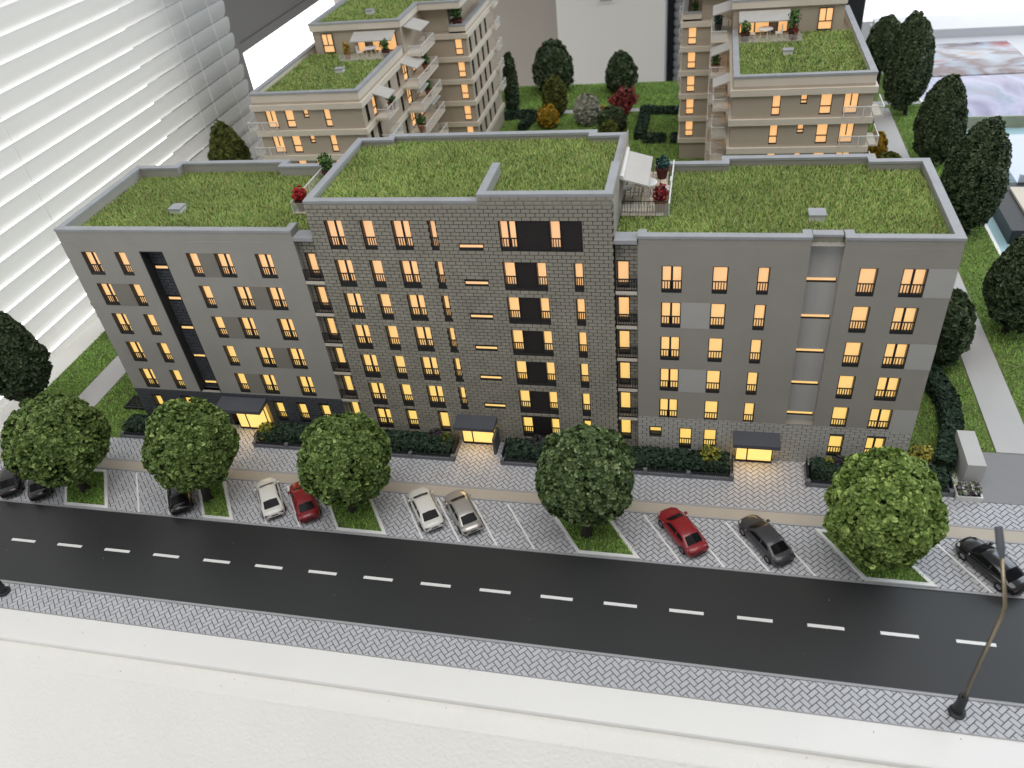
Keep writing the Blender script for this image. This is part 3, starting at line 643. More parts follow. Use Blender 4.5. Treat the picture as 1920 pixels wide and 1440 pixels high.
# ---- the two beige blocks behind, mirror images of each other
def back_building(right, label):
    sx = (lambda x: x) if right else (lambda x: -10.5 - x)
    t = thing('terraced_building', label, 'building', (sx(21.4), 50, 0), 'beige apartment blocks at the back')
    def bx(mb, x0, x1, *r): a, b = sorted((sx(x0), sx(x1))); return mb.box(a, b, *r)
    def path(p): return [(sx(a), b) for a, b in p]
    front = lambda p: (sx(p[0]), p[1], p[2])                       # wall coords: p.x along x, p.y depth
    def sidef(X, sgn): return lambda p: (sx(X + sgn * p[1]), p[0], p[2])
    def mapped(mb, fn): mb.v = [fn(v) for v in mb.v]; return mb
    def bwin(fn, x, y, zt, w, h, split=True, double=False, litm=LITB):
        mb = MB(); e = .004; k = .07
        mb.box(x + e, x + k, y + .03, y + .24, zt - h + e, zt - e).box(x + w - k, x + w - e, y + .03, y + .24, zt - h + e, zt - e).box(x + k, x + w - k, y + .03, y + .24, zt - h + e, zt - h + .12).box(x + k, x + w - k, y + .06, y + .24, zt - k, zt - e)
        zs = zt - h * .60
        if split: mb.box(x + k, x + w - k, y + .08, y + .16, zs - .05, zs + .05)
        if double: mb.box(x + w / 2 - .05, x + w / 2 + .05, y + .08, y + .16, zs, zt - k)
        f = build(mapped(mb, fn), 'window', M['frame'], fn((x, y, zt - h)), t)
        pn = MB().box(x + k, x + w - k, y + .17, y + .2, zt - h + .1, zt - k)
        build(mapped(pn, fn), 'pane', litm, fn((x, y, zt - h)), f)
        return (x, x + w, zt - h, zt)
    DK = M['brownglass']
    # front face
    H = []
    for k in range(5):
        zt = 17.3 - 3 * k
        H += [bwin(front, 18.66, 34.25, zt, .84, 2.1), bwin(front, 21.34, 34.25, zt, .66, 1.0), bwin(front, 23.22, 34.25, zt, 1.12, 2.1), bwin(front, 25.42, 34.25, zt, 1.36, 2.1, False, True)]
    w = mapped(holes_wall(MB(), 14.8, 28.1, 0, 18.2, H, 34.25, .3), front)
    # flank with balconies
    HS = []; f2 = sidef(14.8, 1)
    for k in range(5):
        zt = 17.3 - 3 * k
        HS += [bwin(f2, 35.3, 0, zt, .9, 2.1, True, False, DK), bwin(f2, 37.6, 0, zt, 1.2, 2.3, True, False, LITB if k % 2 == 0 else DK), bwin(f2, 43.4, 0, zt, .8, 1.2, False, False, DK), bwin(f2, 46.6, 0, zt, .8, 2.1, True, False, DK), bwin(f2, 49.2, 0, zt, 1.7, 2.3, True, True), bwin(f2, 53.0, 0, zt, 1.5, 2.3, True)]
    w2 = mapped(holes_wall(MB(), 34.25, 59.2, 0, 18.2, HS, 0, .3), f2); w.add(w2.v, w2.f)
    # wing
    HW = [bwin(front, 9.6, 59.25, 17.25 - 3 * k, 1.05, 2.1) for k in range(5)]
    w3 = mapped(holes_wall(MB(), 8.9, 14.8, 0, 18.2, HW, 59.25, .3), front); w.add(w3.v, w3.f)
    HX = []; f4 = sidef(8.9, 1)
    for k in range(5):
        for j in range(4): HX.append(bwin(f4, 60.3 + 3.0 * j, 0, 17.2 - 3 * k, 1.0, 2.2, True, False, DK))
    w4 = mapped(holes_wall(MB(), 59.25, 75, 0, 18.2, HX, 0, .3), f4); w.add(w4.v, w4.f)
    bx(w, 15.1, 28.1, 34.56, 59.5, 0, 18.2); bx(w, 9.2, 15.1, 59.56, 75, 0, 18.2); bx(w, 15.1, 28.0, 59.5, 75, 0, 18.2)
    bx(w, 14.82, 26.7, 50.8, 74.5, 18.2, 21.4); bx(w, 11.2, 14.82, 59.4, 74.5, 18.2, 21.4)
    build(w, 'wall', M['greige'], parent=t)
    # cream floor bands
    for k in range(6):
        z0 = 17.32 - 3 * k
        if z0 < 2: continue
        b = sweep(path([(14.78, 59.0), (14.78, 34.2), (28.12, 34.2), (28.12, 59.0)]), 0.5, z0, z0 + .62)
        sweep(path([(14.4, 59.22), (8.88, 59.22), (8.88, 75.2)]), 0.5, z0, z0 + .62, b)
        build(b, 'floor_band', M['cream'], parent=t)
    # roof edge of the front block and the wing terrace
    pr = path([(15.07, 50.4), (15.07, 34.52), (27.83, 34.52), (27.83, 58.0)])
    pw = path([(11.2, 59.5), (9.17, 59.5), (9.17, 74.0)])
    build(sweep(pr, .5, 18.0, 19.03), 'parapet', M['cream'], parent=t); build(sweep(pr, .62, 19.03, 19.24), 'coping', M['coping'], parent=t)
    build(sweep(pw, .5, 18.0, 18.85), 'parapet', M['cream'], parent=t); build(sweep(pw, .60, 18.85, 19.03), 'coping', M['coping'], parent=t)
    pp = path([(26.55, 74), (26.55, 50.75), (14.85, 50.75), (14.85, 58.3), (9.2, 58.3), (9.2, 74)])
    build(sweep(pp, .56, 21.35, 22.1), 'eave', M['cream'], parent=t); build(sweep(pp, .66, 22.1, 22.3), 'coping', M['coping'], parent=t)
    r = MB(); bx(r, 9.3, 14.9, 58.5, 74, 21.3, 21.55); build(r, 'eave_slab', M['cream'], parent=t)
    a, b = sorted((sx(15.3), sx(27.6))); c, d = sorted((sx(15.1), sx(26.3))); e, f = sorted((sx(9.4), sx(15.1)))
    mb = MB(); g = MB()
    for rr, z in (((a, b, 34.75, 50.6), 18.5), ((c, d, 51.0, 74), 21.9), ((e, f, 58.55, 74), 21.9)):
        mb.box(*rr, z - .3, z); grass_blades(g, *rr, z, 70, .26, .055)
    build(mb, 'roof', M['grass_base'], parent=t); tag(build(g, 'roof_grass', M['grass_roof'], parent=t), kind='stuff')
    a, b = sorted((sx(19.9), sx(21.0))); vent(t, a, 42.6, 18.5, 1.1, .9)
    a, b = sorted((sx(19.6), sx(20.8))); vent(t, a, 55.0, 21.9, 1.1, .9)
    # penthouse front: glazing stands just proud of the wall
    fp = front
    HH = []
    bwin(fp, 24.0, 50.55, 21.0, 1.5, 2.35, True, True); bwin(fp, 15.5, 50.55, 20.9, 1.7, 2.3, False); bwin(fp, 17.2, 50.55, 20.9, 1.6, 2.3, False); bwin(fp, 19.7, 50.55, 20.9, 1.1, 2.3, False)
    def awn(y0, y1, xo, zo, xi, zi):
        p = [(sx(xi), y0, zi), (sx(xi), y1, zi), (sx(xo), y1, zo), (sx(xo), y0, zo)]
        q = [(u, v, z - .12) for u, v, z in p]
        build(MB().add(p + q, [(0, 1, 2, 3), (7, 6, 5, 4), (0, 3, 7, 4), (1, 5, 6, 2), (3, 2, 6, 7), (0, 4, 5, 1)]), 'awning', M['awning'], p[0], t)
    p = [(sx(15.4), 50.5, 21.1), (sx(20.9), 50.5, 21.1), (sx(20.9), 48.6, 20.45), (sx(15.4), 48.6, 20.45)]; q = [(u, v, z - .12) for u, v, z in p]
    build(MB().add(p + q, [(0, 1, 2, 3), (7, 6, 5, 4), (0, 3, 7, 4), (1, 5, 6, 2), (3, 2, 6, 7), (0, 4, 5, 1)]), 'awning', M['awning'], p[0], t)
    awn(48.0, 51.5, 12.5, 17.1, 14.7, 17.9); awn(51.6, 55.6, 12.5, 20.55, 14.8, 21.2); awn(37.6, 40.3, 12.8, 17.1, 14.6, 17.75); awn(48.0, 51.5, 12.5, 14.1, 14.7, 14.9); awn(52.0, 55.5, 12.5, 11.1, 14.7, 11.9)
    # balconies with clear acrylic rails
    def balc(x0, x1, y0, y1, z, h=.95, open_side='in'):
        s = MB(); bx(s, x0, x1, y0, y1, z - .28, z); s_ = build(s, 'balcony', M['cream'], (sx(x0), y0, z), t)
        r = MB(); k = .06
        bx(r, x0, x0 + k, y0, y1, z, z + h); bx(r, x0 + k, x1 - .3, y0, y0 + k, z, z + h); bx(r, x0 + k, x1 - .3, y1 - k, y1, z, z + h)
        rr = build(r, 'railing', M['acrylic'], (sx(x0), y0, z), s_)
        hb = MB(); bx(hb, x0 - .02, x0 + .09, y0 - .02, y1 + .02, z + h, z + h + .06); bx(hb, x0 + .09, x1 - .3, y0 - .02, y0 + .08, z + h, z + h + .06); bx(hb, x0 + .09, x1 - .3, y1 - .08, y1 + .02, z + h, z + h + .06)
        for yy in (y0, (y0 + y1) / 2 - .04, y1 - .08): bx(hb, x0 - .01, x0 + .08, yy, yy + .08, z, z + h)
        build(hb, 'handrail', M['white_plastic'], (sx(x0), y0, z), s_)
    for k in range(6):
        z = 18.0 - 3 * k; balc(12.4, 14.5, 50.8 if k == 0 else 47.5, 56.3, z)
        if 1 <= k <= 4: balc(12.9, 14.5, 37.0, 40.7, z + .05)
    for k in range(1, 5):                                          # corner balconies on the outer side
        z = 18.0 - 3 * k; s = MB(); bx(s, 28.4, 29.2, 34.2, 37.2, z - .1, z + .05); s_ = build(s, 'balcony', M['cream'], (sx(28.4), 34.2, z), t)
        r = MB(); bx(r, 25.5, 29.2, 33.9, 33.96, z + .05, z + .98); bx(r, 29.14, 29.2, 33.97, 37.2, z + .05, z + .98); build(r, 'railing', M['acrylic'], (sx(25.5), 34, z), s_)
        hb = MB(); bx(hb, 25.5, 29.22, 33.88, 33.98, z + .98, z + 1.05); bx(hb, 29.12, 29.22, 33.99, 37.2, z + .98, z + 1.05)
        for xx in (25.5, 27.3, 29.1): bx(hb, xx, xx + .08, 33.89, 33.97, z - .02, z + .98)
        build(hb, 'handrail', M['white_plastic'], (sx(25.5), 34, z), s_)
    for k in range(0, 5):                                          # small balconies at the far end of the wing
        z = 18.0 - 3 * k; balc(8.0, 8.8, 72.3, 75.0, z - .05, .9)
    d_ = MB(); bx(d_, 15.35, 22.2, 47.3, 50.5, 18.45, 18.62); dk = build(d_, 'terrace_deck', M['deck'], (sx(18), 48, 18.4), t)
    r = MB(); bx(r, 15.4, 22.2, 47.24, 47.29, 18.5, 19.3); bx(r, 22.21, 22.26, 47.3, 50.4, 18.5, 19.3); build(r, 'railing', M['acrylic'], (sx(18), 48, 18.4), dk)
    return t, sx
M['brownglass'] = mat('dark_brown_glass', (0.05, 0.038, 0.028), 0.25, 0.1)
bbl, sxl = back_building(False, 'beige terraced block with grass roofs behind the light grey plaster block')
bbr, sxr = back_building(True, 'beige terraced block with grass roofs behind the taupe plaster block')

# ================================================================== PLANTS
def egg(t): return 1.0 - 0.20 * t
RT_ = 'round street trees'
tree('round_tree', 'round green tree in the grass bed beside two black cars', -39.3, -9.4, 5.95, 3.9, 3.65, M['leaf'], 27000, .150, .36, group=RT_, z0=.08, lean=(.15, 0))
tree('round_tree', 'round green tree in the narrowest grass bed, next to a single black car', -27.2, -9.33, 6.25, 3.5, 3.65, M['leaf'], 27000, .150, .36, group=RT_, z0=.08, lean=(.8, .2))
tree('round_tree', 'round green tree beside the partly hidden red car', -14.1, -9.1, 5.75, 3.45, 3.7, M['leaf'], 27000, .150, .36, group=RT_, z0=.08, lean=(.6, .1))
tree('round_tree', 'darker round green tree in the bed between silver car and red car', 5.0, -9.4, 6.3, 3.4, 3.75, M['leaf3'], 27000, .150, .36, group=RT_, z0=.08, lean=(.1, 0))
tree('round_tree', 'round bright green tree in the grass bed beside the street lamp', 25.8, -9.6, 5.15, 3.8, 3.9, M['leaf4'], 27000, .150, .36, group=RT_, z0=.08, lean=(-.8, .2))
OV = 'egg shaped trees along the board edge'
tree('egg_shaped_tree', 'tall dark egg shaped tree with bare trunk beside the brochures', 40.24, 73.4, 7.45, 3.1, 6.2, M['leaf2'], 22000, .150, .3, egg, OV, lean=(-.7, .3), nclump=240)
tree('egg_shaped_tree', 'dark egg shaped tree on the lawn edge where the glass table begins', 40.5, 56, 5.95, 2.75, 5.3, M['leaf2'], 22000, .150, .3, egg, OV, nclump=240)
tree('egg_shaped_tree', 'dark egg shaped tree just outside the taupe block roof corner', 41.0, 38, 6.8, 3.05, 5.9, M['leaf2'], 22000, .150, .3, egg, OV, lean=(-.7, .3), nclump=240)
tree('egg_shaped_tree', 'dark egg shaped tree on bare trunk beside the pale side path', 40.3, 19.2, 5.7, 2.9, 4.8, M['leaf2'], 22000, .150, .3, egg, OV, lean=(.25, 0), nclump=240)
tree('egg_shaped_tree', 'shorter olive green tree behind the beige block roof corner', 38, 85, 6.45, 2.6, 3.9, M['leaf2'], 7500, .26, .3, egg, OV)
tree('egg_shaped_tree', 'dark egg shaped tree on the lawn edge against the blinds', -49.9, -0.6, 7.7, 2.6, 4.9, M['leaf2'], 22000, .150, .3, egg, OV, lean=(.2, 0), nclump=240)
tree('egg_shaped_tree', 'olive tree peeping over the light grey block roof by the blinds', -51.2, 45.5, 7.0, 2.6, 4.6, M['leaf_olive2'], 5500, .28, .3, egg, OV)
tree('round_shrub', 'green shrub half hidden behind the flank of the light grey block', -50.2, 14.3, 3.6, 2.0, 3.2, M['leaf'], 4500, .26, .25, cat='shrub')
tree('round_shrub', 'dark green shrub behind the taupe block beside the pale path', 33.3, 13.6, 4.0, 2.1, 3.5, M['leaf2'], 5500, .27, .25, cat='shrub')
GT = 'garden trees behind the brick block'
tree('garden_tree', 'large dark green tree on the far garden lawn', -13.2, 87.5, 4.3, 3.3, 4.0, M['leaf2'], 6500, .36, .25, egg, GT)
tree('garden_tree', 'smaller dark green tree behind the red bush', -1.7, 86.8, 3.2, 2.5, 3.0, M['leaf2'], 5000, .34, .25, egg, GT)
tree('garden_tree', 'slender olive green columnar tree in the back garden', -11.2, 76, 3.2, 1.85, 3.05, M['leaf_olive'], 4000, .28, .2, None, GT)
tree('flowering_bush', 'white flowering bush in the back garden', -5.65, 72.5, 2.3, 1.85, 2.4, M['leaf_white'], 3800, .26, .15, None, GT, nclump=90, cat='bush')
tree('garden_bush', 'dark green bush below the red bush', -1.5, 70, 1.6, 2.0, 1.9, M['leaf2'], 3500, .28, .15, None, GT, cat='bush')
tree('garden_bush', 'small yellow green bush against the brick block roof edge', -1.6, 66.8, 1.3, 1.3, 1.3, M['leaf_olive'], 1800, .26, .12, None, GT, cat='bush')
tree('garden_bush', 'orange yellow bush in the back garden', -11.6, 71.8, 1.6, 1.6, 1.7, M['leaf_yellow'], 1700, .30, .15, None, GT, nclump=22, cat='bush')
tree('garden_bush', 'small bright yellow bush between the white bush and dark bush', -3.7, 74.5, 1.0, .9, 1.0, M['leaf_yellow'], 800, .26, .12, None, GT, nclump=18, cat='bush')
tree('garden_bush', 'orange bush by the path end of the beige block', 33.9, 57.5, 1.9, 1.3, 1.9, M['leaf_yellow'], 1500, .28, .15, None, nclump=24, cat='bush')
tree('garden_bush', 'olive bush beside the pale side path', 35.0, 54.0, 1.2, 1.5, 1.3, M['leaf_olive'], 1800, .26, .15, None, cat='bush')
tree('garden_bush', 'red bush beside the corner balconies of the beige block', 32.2, 62, 4.6, 1.3, 2.8, M['leaf_red'], 1500, .30, .15, None, nclump=22, cat='bush')
tree('climbing_shrub', 'dark ivy shrub hugging the far flank of the beige block', -18.4, 77.5, 4.5, 1.0, 5.0, M['leaf2'], 3500, .32, .2, None, cat='shrub')
# red bush with coral-like branches
t = thing('coral_bush', 'red bush with thick coral like branches in the back garden', 'bush', (-0.2, 76, 0), GT)
mb = MB(); st = MB()
for bx_, by_, hz in ((-1.5, 0, 2.9), (-.5, .3, 3.9), (1.2, 0, 3.7), (.3, -.4, 2.6), (1.7, .2, 2.6), (-2.2, 0, 2.2)):
    for k in range(220):
        u = random.random(); c = Vector((-.2 + bx_ * u, 76 + by_ * u, .3 + hz * u)); d = rnd_dir(); leaf(mb, c + d * random.uniform(.25, .62), d, .24)
    st.tube([(-.2, 76, -.02), (-.2 + bx_ * .5, 76 + by_ * .5, .3 + hz * .5), (-.2 + bx_, 76 + by_, .3 + hz)], [.14, .12, .05], 6)
build(mb, 'foliage', M['leaf_red'], parent=t); build(st, 'stem', M['trunk'], parent=t)

def hedge(label, pts, w, h, z0=0.0, mname='hedge', group=None, dens=75, ls=.17):
    t = thing('hedge', label, 'hedge', (pts[0][0], pts[0][1], z0), group)
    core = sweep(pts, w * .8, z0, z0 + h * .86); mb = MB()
    for i in range(len(pts) - 1):
        a, b = Vector(pts[i]), Vector(pts[i + 1]); d = b - a; L = d.length; n = Vector((-d.y, d.x)).normalized()
        for _ in range(int(L * (w + 2 * h) * dens)):
            u = random.uniform(-.1 / L, 1 + .1 / L); s = random.random() * (w + 2 * h)
            jit = random.gauss(0, .06)
            if s < h: p = a + d * u - n * (w / 2 + jit); z = z0 + s; nn = Vector((-n.x, -n.y, .3))
            elif s < h + w: p = a + d * u + n * (s - h - w / 2); z = z0 + h + jit; nn = Vector((0, 0, 1))
            else: p = a + d * u + n * (w / 2 + jit); z = z0 + s - h - w; nn = Vector((n.x, n.y, .3))
            leaf(mb, Vector((p.x, p.y, max(z0 + .03, z))), nn, ls * random.uniform(.6, 1.3))
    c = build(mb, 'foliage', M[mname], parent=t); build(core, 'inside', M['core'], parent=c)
    return t
def tuft(name, label, x, y, z, r, h, m_, n=160, cat='flowers', group=None, ls=.14):
    """loose clump of thin stems with small leaves"""
    t = thing(name, label, cat, (x, y, z), group); mb = MB(); st = MB()
    for k in range(max(8, n // 14)):
        a = random.uniform(0, 6.28); q = random.random() ** .5 * r; st.tube([(x + math.cos(a) * q * .35, y + math.sin(a) * q * .35, z - .02), (x + math.cos(a) * q, y + math.sin(a) * q, z + h * random.uniform(.5, .9))], [.03, .015], 4)
    for _ in range(n):
        d = rnd_dir(); d.z = abs(d.z); p = Vector((x, y, z)) + Vector((d.x * r, d.y * r, d.z * h)) * random.uniform(.45, 1.0); leaf(mb, p, d, ls * random.uniform(.6, 1.3))
    build(mb, 'foliage', m_, parent=t); build(st, 'stem', M['hedge_stem'], parent=t); return t
M['hedge_stem'] = mat('green_stem', (0.05, 0.07, 0.02), 0.8, 0.1)
PG = 'hedge planters along the facade'
def planter(label, hlabel, x0, x1, y0=-2.75, y1=-0.5, posts=()):
    t = thing('planter', label, 'planter', ((x0 + x1) / 2, (y0 + y1) / 2, 0), PG)
    f = MB(); f.box(x0, x1, y0, y0 + .26, 0, .30).box(x0, x0 + .26, y0 + .26, y1, 0, .30).box(x1 - .26, x1, y0 + .26, y1, 0, .30)
    build(f, 'frame', M['planter_grey'], parent=t)
    for px in [x0, x1 - .3] + list(posts): build(MB().box(px, px + .3, y0 - .02, y0 + .28, .0, .62), 'post', M['planter_grey'], (px, y0, 0), t)
    r = MB(); r.box(x0 + .3, x1 - .3, y0 + .12, y0 + .18, .55, .61)
    n = int((x1 - x0) / .17)
    for i in range(1, n): xx = x0 + .15 + (x1 - x0 - .3) * i / n; r.box(xx - .035, xx + .035, y0 + .12, y0 + .18, .30, .55)
    for xe in (x0 + .1, x1 - .16):
        r.box(xe, xe + .06, y0 + .3, y1, 1.0, 1.06)
        for i in range(12): yy = y0 + .35 + (y1 - y0 - .4) * i / 11; r.box(xe, xe + .06, yy - .03, yy + .03, .30, 1.0)
    build(r, 'railing', M['frame'], parent=t)
    build(MB().box(x0 + .26, x1 - .26, y0 + .26, y1, -.02, .1), 'soil', M['soil'], parent=t)
    hedge(hlabel, [(x0 + .5, (y0 + y1) / 2 + .2), (x1 - .5, (y0 + y1) / 2 + .2)], y1 - y0 - .75, 1.0, .1, group='hedges in the facade planters')
M['planter_grey'] = mat('planter_grey', (0.16, 0.165, 0.18), 0.6, 0.1); M['soil'] = mat('dark_soil', (0.02, 0.017, 0.014), 0.95, 0.3)
planter('dark planter at the outer corner of the light grey block', 'clipped hedge in the planter at the light grey block corner', -39.85, -30.6, posts=(-36.6, -33.4))
planter('dark planter between the light grey block entrance and the balcony bay', 'clipped hedge beside the light grey block entrance', -26.15, -17.9, posts=(-23.0, -20.4))
planter('dark planter on the light grey block side of the brick block entrance', 'clipped hedge before the plain lit ground floor window', -15.5, -7.2, posts=(-11.3,))
planter('dark planter on the taupe block side of the brick block entrance', 'clipped hedge under the black brick panels', -3.15, 4.9, posts=(.8,))
planter('dark planter between balcony bay and taupe block entrance', 'clipped hedge before the small square window of the taupe block', 6.3, 15.75, posts=(8.7, 12.1))
planter('dark planter ending at the white flower box', 'clipped hedge at the outer corner of the taupe block', 21.15, 31.55, posts=(24.8, 28.2))
tuft('flower_clump', 'yellow green flower clump by the light grey block entrance', -25.2, -1.4, .5, 1.0, 1.2, M['flower_yellow'], 420)
tuft('flower_clump', 'purple heather clump by the brick block entrance', -9.4, -.75, .5, .8, 1.1, M['flower_purple'], 220)
tuft('flower_clump', 'yellowish grass clump at the planter end by the brick block entrance', -8.3, -1.0, .5, .6, 1.2, M['leaf_olive'], 160)
tuft('flower_clump', 'purple heather under the black brick panels', -.3, -.75, .5, .9, 1.0, M['flower_purple'], 240)
tuft('flower_clump', 'yellow green grass clump near the taupe block entrance', 13.9, -1.1, .6, 1.0, 1.5, M['flower_yellow'], 380)
tuft('flower_clump', 'purple flower clump below the taupe block window', 23.6, -.85, .5, .8, 1.1, M['flower_purple'], 240)
tuft('flower_clump', 'green yellow grass clump below the taupe block window', 22.9, -1.0, .5, .6, 1.0, M['flower_yellow'], 160)
tuft('flower_clump', 'bright yellow flowers beside the curved hedge', 29.8, .6, 0, 1.1, 2.0, M['flower_yellow2'], 420)
hedge('curved dark hedge sweeping round the taupe block lawn', [(31.4, 13.2), (32.5, 10.5), (33.0, 7.5), (32.75, 4.5), (31.9, 1.6), (31.1, -.3)], 1.2, 1.5, dens=90)
HG = 'garden hedges behind the brick block'
hedge('low hedge running to the wing of the beige block beside the garden path', [(-20.5, 75.4), (-15.0, 76.4)], 1.1, 1.0, group=HG, dens=40, ls=.26)
hedge('low hedge corner next to the olive columnar tree', [(-14.6, 76.2), (-15.6, 70.5)], 1.1, 1.0, group=HG, dens=40, ls=.26)
hedge('upright leg of the L shaped garden hedge', [(3.1, 77.0), (2.9, 66.0)], 1.2, 1.1, group=HG, dens=40, ls=.26)
hedge('foot of the L shaped garden hedge', [(3.6, 65.3), (6.6, 65.3)], 1.2, 1.0, group=HG, dens=40, ls=.26)
hedge('short hedge stub against the beige block wing', [(7.6, 65.2), (8.6, 65.2)], 1.2, 1.0, group=HG, dens=40, ls=.26)
hedge('hedge with purple flowers along the garden path', [(3.9, 76.6), (8.7, 76.0)], 1.0, .9, group=HG, dens=40, ls=.26)
# white flower box and the pale wall slab at the driveway
t = thing('flower_box', 'white box of white and purple flowers at the driveway corner', 'flower box', (32.6, -2.4, 0))
build(sweep([(31.75, -3.02), (33.4, -3.02), (33.4, -1.9), (31.75, -1.9)], .12, 0.0, .45, closed=True), 'box', M['white_plastic'], parent=t)
build(MB().box(31.82, 33.33, -2.95, -1.97, 0.04, .3), 'soil', M['soil'], parent=t)
mb = MB()
for _ in range(520): leaf(mb, Vector((random.uniform(31.85, 33.3), random.uniform(-2.95, -1.95), .35 + random.random() ** .7 * .6)), Vector((0, 0, 1)), .13 * random.uniform(.6, 1.3))
build(mb, 'flowers', M['flower_mix'], parent=t)
tag(build(MB().box(32.3, 33.55, -1.65, 2.2, 0.0, 2.35), 'low_wall', M['path'], (32.9, .3, 0)), 'pale grey free standing wall slab behind the flower box', 'wall')
t = thing('light_well_grille', 'black grid cover on the lawn beside the light grey block', 'grille', (-40.6, 2.1, 0))
g = MB(); g.box(-42.2, -42.05, 1.2, 3.0, 0, .3).box(-39.2, -39.05, 1.2, 3.0, 0, .3).box(-42.05, -39.2, 1.2, 1.35, 0, .3).box(-42.05, -39.2, 2.85, 3.0, 0, .3)
build(g, 'frame', M['frame'], parent=t); g = MB()
for i in range(9): g.box(-41.85 + i * .33, -41.77 + i * .33, 1.35, 2.85, .2, .27)
for i in range(4): g.box(-42.05, -39.2, 1.6 + i * .33, 1.67 + i * .33, .205, .265)
build(g, 'grid', M['frame'], parent=t); build(MB().box(-42.05, -39.2, 1.35, 2.85, -.02, .03), 'well', M['soil'], parent=t)

# potted plants
def pot(x, y, z, label, pm, fm, s=1.0, h=1.0, n=110, tall=False):
    t = thing('potted_plant', label, 'plant', (x, y, z), 'potted plants on the terraces')
    build(MB().lathe((x, y, z), [(.30 * s, 0), (.40 * s, .58 * s), (.46 * s, .60 * s), (.46 * s, .75 * s), (.38 * s, .75 * s), (.36 * s, .68 * s)], 14), 'pot', pm, parent=t, smooth=False)
    mb = MB(); st = MB()
    for k in range(7):
        a = k * .9; st.tube([(x, y, z + .6 * s), (x + math.cos(a) * .3 * s, y + math.sin(a) * .3 * s, z + .7 * s + h * .6)], [.035, .02], 4)
    for _ in range(n):
        d = rnd_dir(); p = Vector((x, y, z + .72 * s + h * .45)) + Vector((d.x * .5 * s, d.y * .5 * s, d.z * h * .5)) * random.uniform(.4, 1); leaf(mb, p, d, .13 * s)
    build(mb, 'foliage', fm, parent=t); build(st, 'stem', M['hedge_stem'], parent=t)
CHW = {'B': ((-1, 'beside the leafy corner pot'), (1, 'beside the pink flowers')), 'L': ((-1, 'beside the yellow potted plant'), (1, 'beside the green potted plant')), 'R': ((-1, 'under the awning'), (1, 'by the clear rail'))}
def furniture(x, y, z, group):
    g = {'B': 'on the beige terrace behind the taupe block', 'L': 'on the beige terrace behind the light grey block', 'R': 'on the taupe block roof terrace'}[group]
    t = thing('table', 'small round white table ' + g, 'table', (x, y, z), 'white terrace tables')
    build(MB().lathe((x, y, z + .95), [(.78, 0), (.82, .04), (.82, .1), (.76, .13)], 20), 'table_top', M['white_plastic'], parent=t)
    for k in range(4):
        a = k * 1.571 + .4; build(MB().tube([(x + math.cos(a) * .6, y + math.sin(a) * .6, z), (x + math.cos(a) * .5, y + math.sin(a) * .5, z + .96)], .06, 6), 'leg', M['white_plastic'], (x + math.cos(a) * .6, y + math.sin(a) * .6, z), t)
    for sgn, word in CHW[group]:
        cx = x + sgn * 1.45; c = thing('chair', 'white chair ' + word + ' ' + g, 'chair', (cx, y, z), 'white chairs ' + g)
        build(MB().box(cx - .38, cx + .38, y - .4, y + .4, z + .52, z + .6), 'seat', M['white_plastic'], parent=c)
        e = cx + sgn * .38; build(MB().box(min(e, e - sgn * .08), max(e, e - sgn * .08), y - .38, y + .38, z + .6, z + 1.3), 'backrest', M['white_plastic'], parent=c)
        for ax in (-.32, .26):
            for ay in (-.36, .3): build(MB().box(cx + ax, cx + ax + .06, y + ay, y + ay + .06, z, z + .52), 'leg', M['white_plastic'], (cx + ax, y + ay, z), c)
furniture(18.3, 48.6, 18.62, 'B'); furniture(sxl(18.3), 48.6, 18.62, 'L'); furniture(8.15, 7.4, 19.6, 'R')
TR, MA, GP = M['terracotta'], M['maroon'], M['greypot']
G1, G2 = M['leaf_g'], M['leaf_blue']
pot(16.1, 47.9, 18.62, 'green plant in maroon pot on the beige terrace behind the taupe block', MA, G1, 1.2, 1.4)
pot(21.2, 48.1, 18.62, 'tall green plant in maroon pot with pink flowers on the beige terrace', MA, G1, 1.3, 2.6, 170); tuft('pink_flowers', 'pink flower head in front of the tall maroon potted plant', 21.3, 47.62, 18.62, .42, 1.7, M['flower_red'], 90)
pot(sxl(21.2), 47.9, 18.62, 'yellow plant in terracotta pot on the beige terrace behind the light grey block', TR, M['leaf_yellow'], 1.0, 1.5)
pot(sxl(16.1), 47.9, 18.62, 'green plant in maroon pot on the beige terrace behind the light grey block', MA, G1, 1.2, 1.4)
pot(13.2, 54.6, 18.0, 'blue green plant in grey pot on the top flank balcony of the beige block', GP, G2, 1.1, 1.2)
pot(13.1, 49.0, 15.0, 'green plant in terracotta pot on the second highest flank balcony', TR, G1, 1.1, 1.2)
pot(13.2, 52.5, 12.0, 'reddish plant in terracotta pot on the middle flank balcony', TR, M['flower_red'], 1.1, 1.1)
pot(13.2, 54.0, 9.0, 'plant in terracotta pot on the low flank balcony behind the awning', TR, G1, 1.0, 1.0)
pot(10.3, 60.6, 18.2, 'small plant on the open corner terrace of the beige wing behind the taupe block', TR, G1, 1.0, 1.2)
pot(sxl(13.2), 53.6, 15.0, 'green plant on the flank balcony below the top awning', TR, G1, 1.2, 1.4)
pot(sxl(13.1), 52.8, 12.0, 'green plant in terracotta pot on the flank balcony end', TR, G1, 1.2, 1.4)
pot(sxl(13.1), 47.9, 9.05, 'green plant in terracotta pot on the lowest visible flank balcony', TR, G1, 1.3, 1.5)
pot(sxl(13.4), 39.9, 15.05, 'green plant in terracotta pot on the small flank balcony', TR, G1, 1.1, 1.0)
pot(sxl(10.3), 60.6, 18.2, 'large leafy plant in maroon pot on the corner terrace of the beige wing', MA, G1, 1.7, 2.6, 220)

